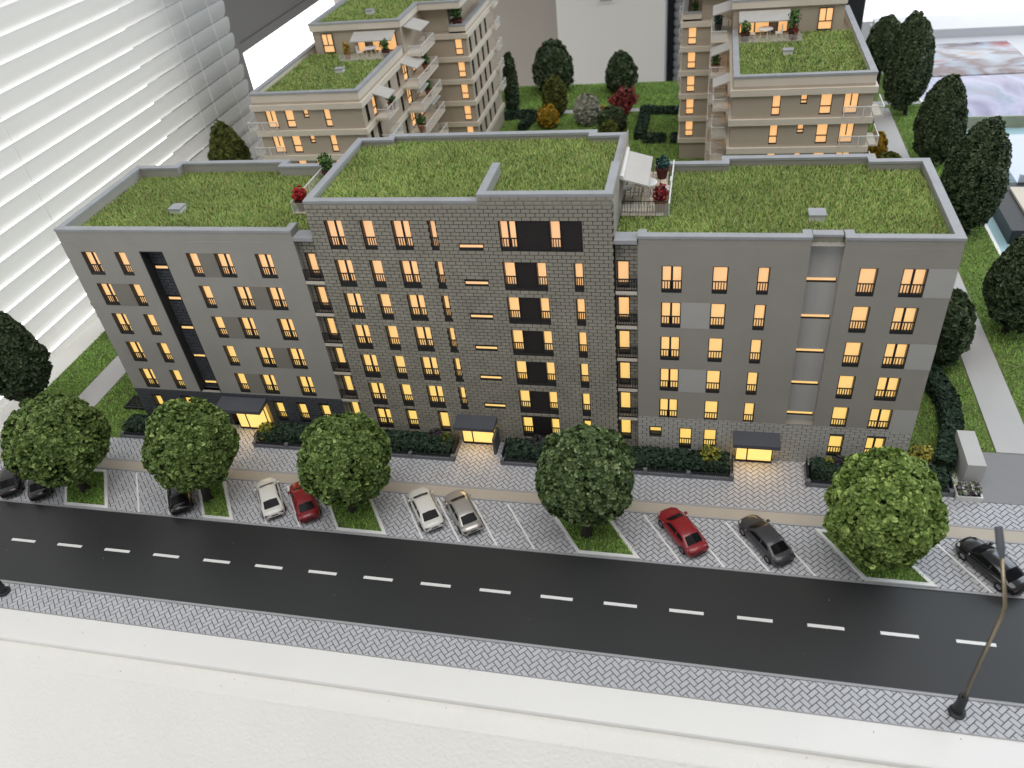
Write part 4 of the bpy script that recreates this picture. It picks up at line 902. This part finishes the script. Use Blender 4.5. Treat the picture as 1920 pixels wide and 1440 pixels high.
# roof terraces of the front row
def roof_terrace(x0, x1, y0, y1, wallx, label):
    t = thing('roof_terrace', label, 'terrace', ((x0 + x1) / 2, (y0 + y1) / 2, 19.4), 'roof terraces beside the brick block')
    build(MB().box(x0, x1, y0, y1, 19.35, 19.52), 'deck', M['mortar_r'], parent=t)
    for i in range(int((x1 - x0) / .62)):
        for j in range(int((y1 - y0) / .62)):
            link('tile', wmesh('tile', lambda: MB().box(0, .56, 0, .56, 0, .08).mesh('tile', M['tile'])), (x0 + .04 + i * .62, y0 + .04 + j * .62, 19.51), t)
    s = 1 if x1 > wallx + 1 else -1; xo = x1 if s > 0 else x0
    r = MB(); r.box(min(xo, xo - s * .05), max(xo, xo - s * .05), y0, y1, 19.5, 20.45).box(x0 + (.0 if s > 0 else .06), x1 - (.06 if s > 0 else 0), y0, y0 + .05, 19.5, 20.45); build(r, 'railing', M['acrylic'], parent=t)
    h = MB(); h.box(xo - .05, xo + .05, y0 - .03, y1, 20.45, 20.53)
    for yy in (y0, (y0 + y1) / 2, y1 - .1): h.box(xo - .04, xo + .04, yy, yy + .08, 19.5, 20.45)
    build(h, 'handrail', M['white_plastic'], parent=t)
    return t
rt = roof_terrace(6.55, 10.0, 4.1, 11.6, 6.45, 'pale tiled terrace with awning on the taupe block roof')
rl = roof_terrace(-19.6, -16.05, 4.4, 11.4, -16.0, 'clear railed terrace on the light grey block roof')
p = [(6.56, 4.4, 22.3), (6.56, 9.4, 22.3), (8.5, 9.4, 21.75), (8.5, 4.4, 21.75)]; q = [(u, v, z - .12) for u, v, z in p]
build(MB().add(p + q, [(3, 2, 1, 0), (4, 5, 6, 7), (0, 4, 7, 3), (1, 2, 6, 5), (3, 7, 6, 2), (0, 1, 5, 4)]), 'awning', M['awning'], parent=rt)
build(MB().tube([(6.62, 4.35, 22.4), (6.62, 9.45, 22.4)], .16, 8), 'awning_roller', M['white_plastic'], parent=rt)
gr = MB()
for i in range(16): gr.box(6.62 + i * .2, 6.66 + i * .2, 4.22, 4.26, 19.6, 20.6)
for zz in (19.75, 20.6): gr.box(6.6, 9.8, 4.215, 4.265, zz, zz + .05)
build(gr, 'grille_rail', M['frame'], parent=rt)
pot(9.15, 10.4, 19.59, 'blue green succulent in maroon pot on the taupe block terrace', MA, G2, 1.15, 1.0)
pot(9.35, 5.0, 19.59, 'dark red flowers in terracotta pot on the taupe block terrace', TR, M['flower_red'], 1.15, 1.2, 160)
pot(-19.0, 5.0, 19.59, 'bright red flowers in maroon pot on the light grey block terrace', MA, M['flower_red2'], 1.15, 1.2, 160)
pot(-18.9, 10.6, 19.59, 'leafy green plant on the light grey block terrace', MA, G1, 1.25, 1.6, 160)
# ================================================================== CARS
CAR_ST = [(-2.36, .60, .74, .42), (-2.28, .76, .86, .33), (-2.0, .87, .93, .26), (-1.3, .92, .94, .20), (-.4, .94, .92, .19), (.6, .94, .90, .19), (1.2, .93, .86, .19), (1.7, .91, .80, .20), (2.08, .84, .73, .24), (2.28, .72, .65, .30), (2.37, .56, .56, .38)]
def car_meshes():
    body = MB(); n = 11
    for x, w, zt, zb in CAR_ST:
        half = [(w * .90, zb), (w * .985, zb + .25 * (zt - zb)), (w, zb + .5 * (zt - zb)), (w * .97, zb + .78 * (zt - zb)), (w * .86, zb + .96 * (zt - zb)), (w * .45, zt + .03)]
        ring = [(a, z) for a, z in half] + [(0, zt + .05)] + [(-a, z) for a, z in reversed(half)]
        for a, z in ring: body.v.append((x, a, z))
    m_ = 13
    for i in range(len(CAR_ST) - 1):
        for k in range(m_ - 1): body.f.append((i * m_ + k, (i + 1) * m_ + k, (i + 1) * m_ + k + 1, i * m_ + k + 1)); body.m.append(0)
        body.f.append((i * m_ + m_ - 1, (i + 1) * m_ + m_ - 1, (i + 1) * m_, i * m_)); body.m.append(0)
    body.f.append(tuple(range(m_))); body.f.append(tuple(reversed(range((len(CAR_ST) - 1) * m_, len(CAR_ST) * m_)))); body.m += [0, 0]
    cab = [(-1.80, .74, .90, .90, .93), (-1.10, .66, 1.28, .80, .94), (-.70, .64, 1.345, .80, .94), (-.1, .635, 1.375, .80, .94), (.35, .63, 1.35, .80, .92), (.62, .62, 1.30, .80, .90), (1.32, .68, .86, .84, .86)]
    # x, roof halfwidth, roof z, base halfwidth, base z
    o = len(body.v)
    for x, rw, rz, bw, bz in cab:
        bz = min(bz, rz)
        for a, z in ((bw, bz - .06), (bw * .97, bz + (rz - bz) * .3), (rw * 1.05, bz + (rz - bz) * .86), (rw * .85, rz), (0, rz + .035), (-rw * .85, rz), (-rw * 1.05, bz + (rz - bz) * .86), (-bw * .97, bz + (rz - bz) * .3), (-bw, bz - .06)): body.v.append((x, a, z))
    for i in range(len(cab) - 1):
        for k in range(8): body.f.append((o + i * 9 + k, o + (i + 1) * 9 + k, o + (i + 1) * 9 + k + 1, o + i * 9 + k + 1)); body.m.append(0)
    for s in (-1, 1): body.box(.95, 1.15, s * .98 - .1, s * .98 + .1, .88, 1.0)
    e = .014
    def strip(xs, inset): pass
    ws = MB(); ws.add([(1.25, .60, .92), (.66, .53, 1.295), (.66, 0, 1.345), (.66, -.53, 1.295), (1.25, -.60, .92), (1.28, 0, .93)], [(0, 1, 2, 5), (5, 2, 3, 4)]); ws.v = [(x + e, y, z + e) for x, y, z in ws.v]
    rw = MB(); rw.add([(-1.72, .62, .965), (-1.14, .55, 1.275), (-1.14, 0, 1.33), (-1.14, -.55, 1.275), (-1.72, -.62, .965), (-1.76, 0, .975)], [(5, 2, 1, 0), (4, 3, 2, 5)]); rw.v = [(x - e, y, z + e + .01) for x, y, z in rw.v]
    sw = []
    for s in (-1, 1):
        q = MB(); yb, yt = s * .795, s * .675
        def P(x, z): u = (z - .96) / .36; return (x, yb * (1 - u) + yt * u + s * .02, z)
        f = [P(-.32, .96), P(.92, .955), P(.50, 1.25), P(-.32, 1.29)]; r = [P(-1.35, .985), P(-.44, .965), P(-.44, 1.285), P(-.98, 1.255)]
        q.add(f, [(0, 1, 2, 3)] if s < 0 else [(3, 2, 1, 0)]); q.add(r, [(0, 1, 2, 3)] if s < 0 else [(3, 2, 1, 0)]); sw.append(q)
    ty = MB(); ty.v = []
    def wheel(mb, r, w, n=18):
        prof = [(r * .62, -w / 2), (r * .93, -w / 2), (r, -w / 2 + .04), (r, w / 2 - .04), (r * .93, w / 2), (r * .62, w / 2)]
        o = len(mb.v)
        for rr, yy in prof:
            for k in range(n): t = 6.28318 * k / n; mb.v.append((rr * math.cos(t), yy, rr * math.sin(t)))
        for i in range(len(prof) - 1):
            for k in range(n): k2 = (k + 1) % n; mb.f.append((o + i * n + k, o + (i + 1) * n + k, o + (i + 1) * n + k2, o + i * n + k2)); mb.m.append(0)
    wheel(ty, .34, .24)
    rm = MB(); n = 15
    for s in (-1, 1):
        o = len(rm.v); rm.v.append((0, s * .10, 0))
        for k in range(n): t = 6.28318 * k / n; rm.v.append((.21 * math.cos(t), s * (.10 if k % 3 else .07), .21 * math.sin(t)))
        for k in range(n): rm.f.append((o, o + 1 + k, o + 1 + (k + 1) % n)); rm.m.append(0)
    hl = MB().add([(2.12, .52, .70), (1.86, .82, .76), (2.02, .83, .66), (2.28, .56, .60)], [(0, 1, 2, 3), (3, 2, 1, 0)]); hl.v = [(x + .03, y, z + .03) for x, y, z in hl.v]
    tl = MB().box(-2.345, -2.2, .40, .74, .66, .80)
    bp = MB().box(-2.39, -2.3, -.5, .5, .36, .48).box(-2.375, -2.3, -.26, .26, .60, .70)
    return body, ws, rw, sw, ty, rm, hl, tl, bp
_cm = car_meshes()
def shared(name, mb, m_, sm=False): return mb.mesh(name, m_, (0, 0, 0), sm)
CM = dict(ws=shared('windscreen', _cm[1], M['car_glass']), rw=shared('rear_window', _cm[2], M['car_glass']), sw0=shared('side_windows', _cm[3][0], M['car_glass']), sw1=shared('side_windows', _cm[3][1], M['car_glass']), ty=shared('wheel', _cm[4], M['tyre'], True), rm=shared('rim', _cm[5], M['rim']), hl=shared('headlight', _cm[6], M['headlight']), tl=shared('taillight', _cm[7], M['taillight']), bp=shared('bumper_trim', _cm[8], M['plate']))
_mir = MB(); _mir.v = [(x, -y, z) for x, y, z in _cm[6].v]; _mir.f = _cm[6].f; _mir.m = _cm[6].m; CM['hl2'] = shared('headlight', _mir, M['headlight'])
HEAD = math.atan2(4.26, -SL)
def car(x, y, label, paint, dh=0.0, s=1.0):
    t = thing('parked_car', label, 'car', (x, y, 0.012), 'cars parked along the street'); t.rotation_euler = (0, 0, HEAD + dh); t.scale = (s, s, s)
    def ch(name, me, loc=(0, 0, 0), par=None):
        o = bpy.data.objects.new(name, me); COL.objects.link(o); o.parent = par or t; o.location = Vector(loc) * U; return o
    b = ch('body', wmesh(('car', paint.name), lambda: _cm[0].mesh('body', paint, (0, 0, 0), True)))
    ch('windscreen', CM['ws']); ch('rear_window', CM['rw']); ch('side_windows', CM['sw0']); ch('side_windows', CM['sw1']); ch('headlight', CM['hl']); ch('headlight', CM['hl2']); ch('taillight', CM['tl']); ch('taillight', CM['tl'], (0, -1.14, 0)); ch('bumper_trim', CM['bp'])
    for wx in (1.45, -1.42):
        for wy in (.84, -.84):
            w = ch('wheel', CM['ty'], (wx, wy, .34)); ch('rim', CM['rm'], (0, 0, 0), w)
def paint(n, c, rough=.3, metal=0.0, coat=.5): return mat(n, c, rough, .04, 60, 0, spec=.5, metal=metal, coat=coat)
PW, PR, PS, PGY, PB_ = paint('white_car_paint', (.72, .71, .66), .4), paint('red_car_paint', (.26, .012, .018), .35), paint('silver_car_paint', (.50, .48, .45), .3, .5), paint('grey_car_paint', (.045, .045, .05), .35), paint('black_car_paint', (.010, .010, .011), .22)
car(-46.75, -9.3, 'glossy black car in the end bay, beside another black car', PB_)
car(-43.65, -9.35, 'black car half hidden under the round tree by the blinds', PB_)
car(-29.75, -9.4, 'lone black car beside the narrowest grass bed', PB_)
car(-21.45, -8.95, 'white car parked beside the half hidden red car', PW)
car(-18.35, -8.95, 'red car half hidden under a round tree', PR)
car(-7.95, -8.7, 'white car parked beside the silver car', PW)
car(-4.85, -8.7, 'silver car parked beside a white car', PS)
car(12.0, -8.75, 'fully visible red car near the taupe block', PR)
car(17.9, -8.85, 'matt dark grey car between empty bays', PGY)
car(32.55, -9.35, 'glossy black car behind the street lamp head', PB_, s=1.03)
# street lamps
def lamp(x, y, label):
    t = thing('street_lamp', label, 'street lamp', (x, y, 0), 'street lamps on the near pavement')
    build(MB().lathe((x, y, 0), [(.48, 0), (.48, .14), (.30, .20), (.27, 1.7), (.2, 1.75)], 18), 'base', M['frame'], parent=t, smooth=False)
    build(MB().tube([(x, y, 1.6), (x, y, 9.6), (x - .02, y + .06, 10.3), (x - .05, y + .5, 10.75), (x - .2, y + 2.2, 12.3)], .105, 12), 'pole', M['brass'], parent=t, smooth=True)
    h = MB(); h.tube([(x - .16, y + 1.8, 11.95), (x - .22, y + 2.2, 12.3), (x - .30, y + 3.0, 12.95)], [.14, .21, .19], 10)
    build(h, 'lamp_head', M['lampgrey'], parent=t, smooth=False)
lamp(28.3, -20.4, 'brass street lamp with angled grey head beside the black car'); lamp(-38.9, -20.35, 'street lamp with dark round base at the far end of the near pavement')

# ================================================================== ROOM
slat_white = mat('white_slat', (0.60, 0.60, 0.60), 0.45, 0.03, 5)
nt = slat_white.node_tree; bs = nt.nodes['Principled BSDF']; tr_ = nt.nodes.new('ShaderNodeBsdfTranslucent'); tr_.inputs[0].default_value = (.9, .89, .84, 1); mxs = nt.nodes.new('ShaderNodeMixShader'); mxs.inputs[0].default_value = SLAT_TR
nt.links.new(bs.outputs[0], mxs.inputs[1]); nt.links.new(tr_.outputs[0], mxs.inputs[2]); nt.links.new(mxs.outputs[0], nt.nodes['Material Output'].inputs[0])
def glow(name, col, s):
    mm = bpy.data.materials.new(name); mm.use_nodes = True; b = mm.node_tree.nodes['Principled BSDF']; b.inputs['Base Color'].default_value = (.8, .8, .8, 1); b.inputs['Emission Color'].default_value = (*col, 1); b.inputs['Emission Strength'].default_value = s; return mm
DAY = glow('bright_daylight_glass', (1.0, 1.0, 0.97), DAYL); DAY2 = glow('bright_daylight_glass_far', (0.97, 0.99, 1.0), DAYR)
bt = thing('venetian_blind', 'white venetian blind hanging in front of the bright window', 'blind', (-60, 0, 0))
PITCH = 2.36; TILT = math.radians(SLAT_TILT); W_ = 2.52
sl = MB(); nseg = 12; pts = []
for i in range(nseg + 1):
    u = -1 + 2 * i / nseg; a, b = u * W_ / 2, 0.16 * (1 - u * u); pts.append((a * math.cos(TILT) - b * math.sin(TILT) * -1, a * math.sin(TILT) + b * math.cos(TILT)))
for i in range(nseg):
    (xa, za), (xb, zb) = pts[i], pts[i + 1]; ua, ub = -1 + 2 * i / nseg, -1 + 2 * (i + 1) / nseg; sl.quad((xa, -40, za), (xb, -40, zb), (xb, 69.8 - .55 * ub ** 6, zb), (xa, 69.8 - .55 * ua ** 6, za))
# rounded far corners
sme = sl.mesh('slat', slat_white, (0, 0, 0), True)
for k in range(-20, 18): link('slat', sme, (-60, 0, 20.6 + k * PITCH - .0), bt)
for yy in (53.6, 57.4, 63.8, 20.0, -12.0):
    cd = MB()
    for dx in (-.55, 1.05) if yy != 57.4 else (1.15,): cd.tube([(-60 + dx, yy, -28), (-60 + dx, yy, 64)], .035, 6)
    build(cd, 'ladder_cord', M['white_plastic'], parent=bt)
wn = thing('window', 'bright daylight window behind the white blind', 'window', (-66, 7, 0))
build(MB().box(-66.3, -66, -60, 53.6, -45, 70), 'pane', DAY, parent=wn)
w2 = thing('window', 'overexposed low window beside the end of the blind', 'window', (-64.5, 110, 0))
build(MB().box(-64.7, -64.5, 77.3, 150, -45, 11.7), 'pane', DAY, parent=w2)
DG = mat('dark_grey_panel', (0.19, 0.182, 0.178), 0.6, 0.05, 4)
tag(build(MB().box(-64.9, -63.6, 53.6, 77.3, -45, 70).box(-64.9, -63.6, 77.3, 150, 11.7, 13.2).box(-64.9, -63.8, 77.3, 150, 13.3, 70), 'wall_left', DG), kind='structure')
tag(build(MB().box(-64, -16.4, 118, 119, -75, 70), 'wall_back', mat('brown_grey_wall', (0.36, 0.33, 0.30), 0.7, 0.05, 2)), kind='structure')
cab = thing('white_cabinet', 'tall white cabinet behind the garden trees', 'cabinet', (-6, 118, -75))
c = MB(); c.box(-16.4, 4.0, 112, 124, -75, 70); build(c, 'body', mat('white_gloss_panel', (0.78, 0.77, 0.74), 0.3, 0.02, 3), parent=cab)
build(MB().box(-8.6, -5.2, 111.8, 112, 7.9, 10.6), 'switch_plate', M['white_plastic'], parent=cab); build(MB().box(-8.0, -5.8, 111.7, 111.8, 8.3, 9.2), 'vent_slot', M['coping'], parent=cab)
dp = tag(build(MB().box(4.05, 40.5, 122, 124, -75, 70), 'wall_dark', mat('black_window_frame', (0.02, 0.022, 0.025), 0.5, 0.1)), kind='structure')
rb = thing('ribbed_blind_stack', 'edge-on blind in a grey ribbed vertical hose beside the white cabinet', 'blind_edge', (6.6, 119.5, -75))  # another window's blind seen edge-on, built as a ribbed column
prf = []
z = -75
while z < 40: prf += [(1.05, z), (1.35, z + .45), (1.35, z + 1.1), (1.05, z + 1.5)]; z += 1.55
build(MB().lathe((6.7, 119.8, 0), prf, 14), 'stack', mat('grey_ribbed', (0.25, 0.25, 0.26), 0.5, .05), parent=rb, smooth=True)
# right: white shelf, brochures, glass table, black case
WT = mat('white_shelf', (0.58, 0.59, 0.62), 0.4, 0.05, 3)
tag(build(MB().box(44.0, 140, 81.4, 134, -5.2, -4.2).box(44, 140, 122.5, 132, -4.2, -2.6), 'window_shelf', WT), kind='structure')
gt = thing('glass_table', 'pale cyan glass table beside the model lawn', 'table', (70, 50, -75))
GLS = mat('cyan_glass_top', (0.45, 0.66, 0.72), 0.08, 0.06, 2, spec=.6)
build(MB().box(44.2, 140, 30, 81.2, -6.2, -5.4), 'glass_top', GLS, parent=gt)
build(MB().box(44.1, 140, 81.2, 81.5, -6.2, -3.6), 'glass_edge', mat('olive_glass_edge', (.30, .31, .22), .2, .1), parent=gt)
for x_, y_ in ((46, 32), (46, 79), (130, 32), (130, 79)): build(MB().box(x_, x_ + 2, y_, y_ + 2, -75, -6.2), 'leg', M['coping'], (x_, y_, -75), gt)
def brochure_mat(name, seed, cols, sc):
    mm = bpy.data.materials.new(name); mm.use_nodes = True; nt = mm.node_tree; N = nt.nodes; L = nt.links; b = N['Principled BSDF']
    tc = N.new('ShaderNodeTexCoord'); mp = N.new('ShaderNodeMapping'); mp.inputs['Scale'].default_value = sc; mp.inputs['Location'].default_value = (seed, seed * .7, 0)
    n = N.new('ShaderNodeTexNoise'); n.inputs['Scale'].default_value = 1.0; n.inputs['Detail'].default_value = 3; n.inputs['Distortion'].default_value = .6
    L.new(tc.outputs['Object'], mp.inputs[0]); L.new(mp.outputs[0], n.inputs[0]); r = N.new('ShaderNodeValToRGB'); el = r.color_ramp.elements
    while len(el) < len(cols): el.new(.5)
    for i, c in enumerate(cols): el[i].position = .28 + .44 * i / (len(cols) - 1); el[i].color = (*c, 1)
    L.new(n.outputs[0], r.inputs[0]); L.new(r.outputs[0], b.inputs['Base Color']); b.inputs['Roughness'].default_value = .22; return mm
def brochure(label, x0, x1, y0, y1, z, rz, m_):
    t = thing('brochure', label, 'brochure', ((x0 + x1) / 2, (y0 + y1) / 2, z), 'brochures on the shelf'); t.rotation_euler = (0, 0, rz)
    cx, cy = (x0 + x1) / 2, (y0 + y1) / 2; mb = MB(); n = 10
    for i in range(n):
        ya, yb = y0 + (y1 - y0) * i / n, y0 + (y1 - y0) * (i + 1) / n; za, zb = z + .18 + .35 * math.sin(3.14 * i / n), z + .18 + .35 * math.sin(3.14 * (i + 1) / n)
        mb.quad((x0, ya, za), (x1, ya, za), (x1, yb, zb), (x0, yb, zb)); mb.quad((x0, yb, z), (x1, yb, z), (x1, ya, z), (x0, ya, z))
        mb.quad((x0, ya, z), (x0, ya, za), (x0, yb, zb), (x0, yb, z)); mb.quad((x1, ya, z), (x1, yb, z), (x1, yb, zb), (x1, ya, za))
    mb.quad((x0, y0, z), (x1, y0, z), (x1, y0, z + .18), (x0, y0, z + .18)); mb.quad((x0, y1, z), (x1, y1, z), (x1, y1, z + .18), (x0, y1, z + .18))
    build(mb, 'pages', m_, parent=t)
brochure('glossy lilac brochure lying open on the shelf', 44.6, 64, 82.4, 100.5, -4.2, 0.0, brochure_mat('lilac_print', 3.1, [(.14, .13, .26), (.26, .24, .40), (.40, .39, .56), (.20, .26, .38), (.36, .18, .22)], (18, 9, 1)))
brochure('red and blue brochure lying behind the lilac brochure', 46.0, 65.5, 101.2, 118.5, -4.2, 0.03, brochure_mat('red_print', 7.7, [(.33, .02, .015), (.30, .38, .48), (.12, .05, .05), (.40, .46, .54), (.35, .14, .02)], (9, 18, 1)))
bc_ = thing('black_case', 'black case with white panel standing on the glass table', 'case', (51, 49, -5.4))
build(MB().box(48.2, 57, 45.5, 58.5, -5.4, -3.6), 'body', M['frame'], parent=bc_); build(MB().box(50.6, 53.2, 46.3, 56.6, -3.6, -3.3), 'panel', M['cream'], parent=bc_)
build(MB().box(52.2, 59, 59, 75, -5.4, -3.9).box(52.2, 59, 58.6, 59, -5.4, -2.6), 'sleeve', mat('pale_blue_sleeve', (.62, .68, .80), .3, .05, 4), parent=bc_)
wr = thing('window', 'overexposed window above the white shelf', 'window', (90, 136, 0))
build(MB().box(41.0, 190, 135, 135.3, -4.0, 75), 'pane', DAY2, parent=wr)

# crumbs and dust left on the model
mb = MB()
for _ in range(55):
    x = random.uniform(-45, 34); r = random.random()
    y, z = (random.uniform(-19, -12), -0.034) if r < .4 else (random.uniform(-23.6, -21.8), -0.05) if r < .7 else (random.uniform(-25.3, -24.1), -0.45)
    a = random.uniform(.015, .042); t_ = random.uniform(0, 3)
    mb.prism([(x + math.cos(t_) * a * 1.6, y + math.sin(t_) * a * 1.6), (x - math.sin(t_) * a * .6, y + math.cos(t_) * a * .6), (x - math.cos(t_) * a, y - math.sin(t_) * a), (x + math.sin(t_) * a * .7, y - math.cos(t_) * a * .7)], z, z + .03)
tag(build(mb, 'dust', mat('dust_crumbs', (.30, .28, .24), .9, .3)), 'tiny crumbs of dust scattered on road and board margin', 'dust', kind='stuff')
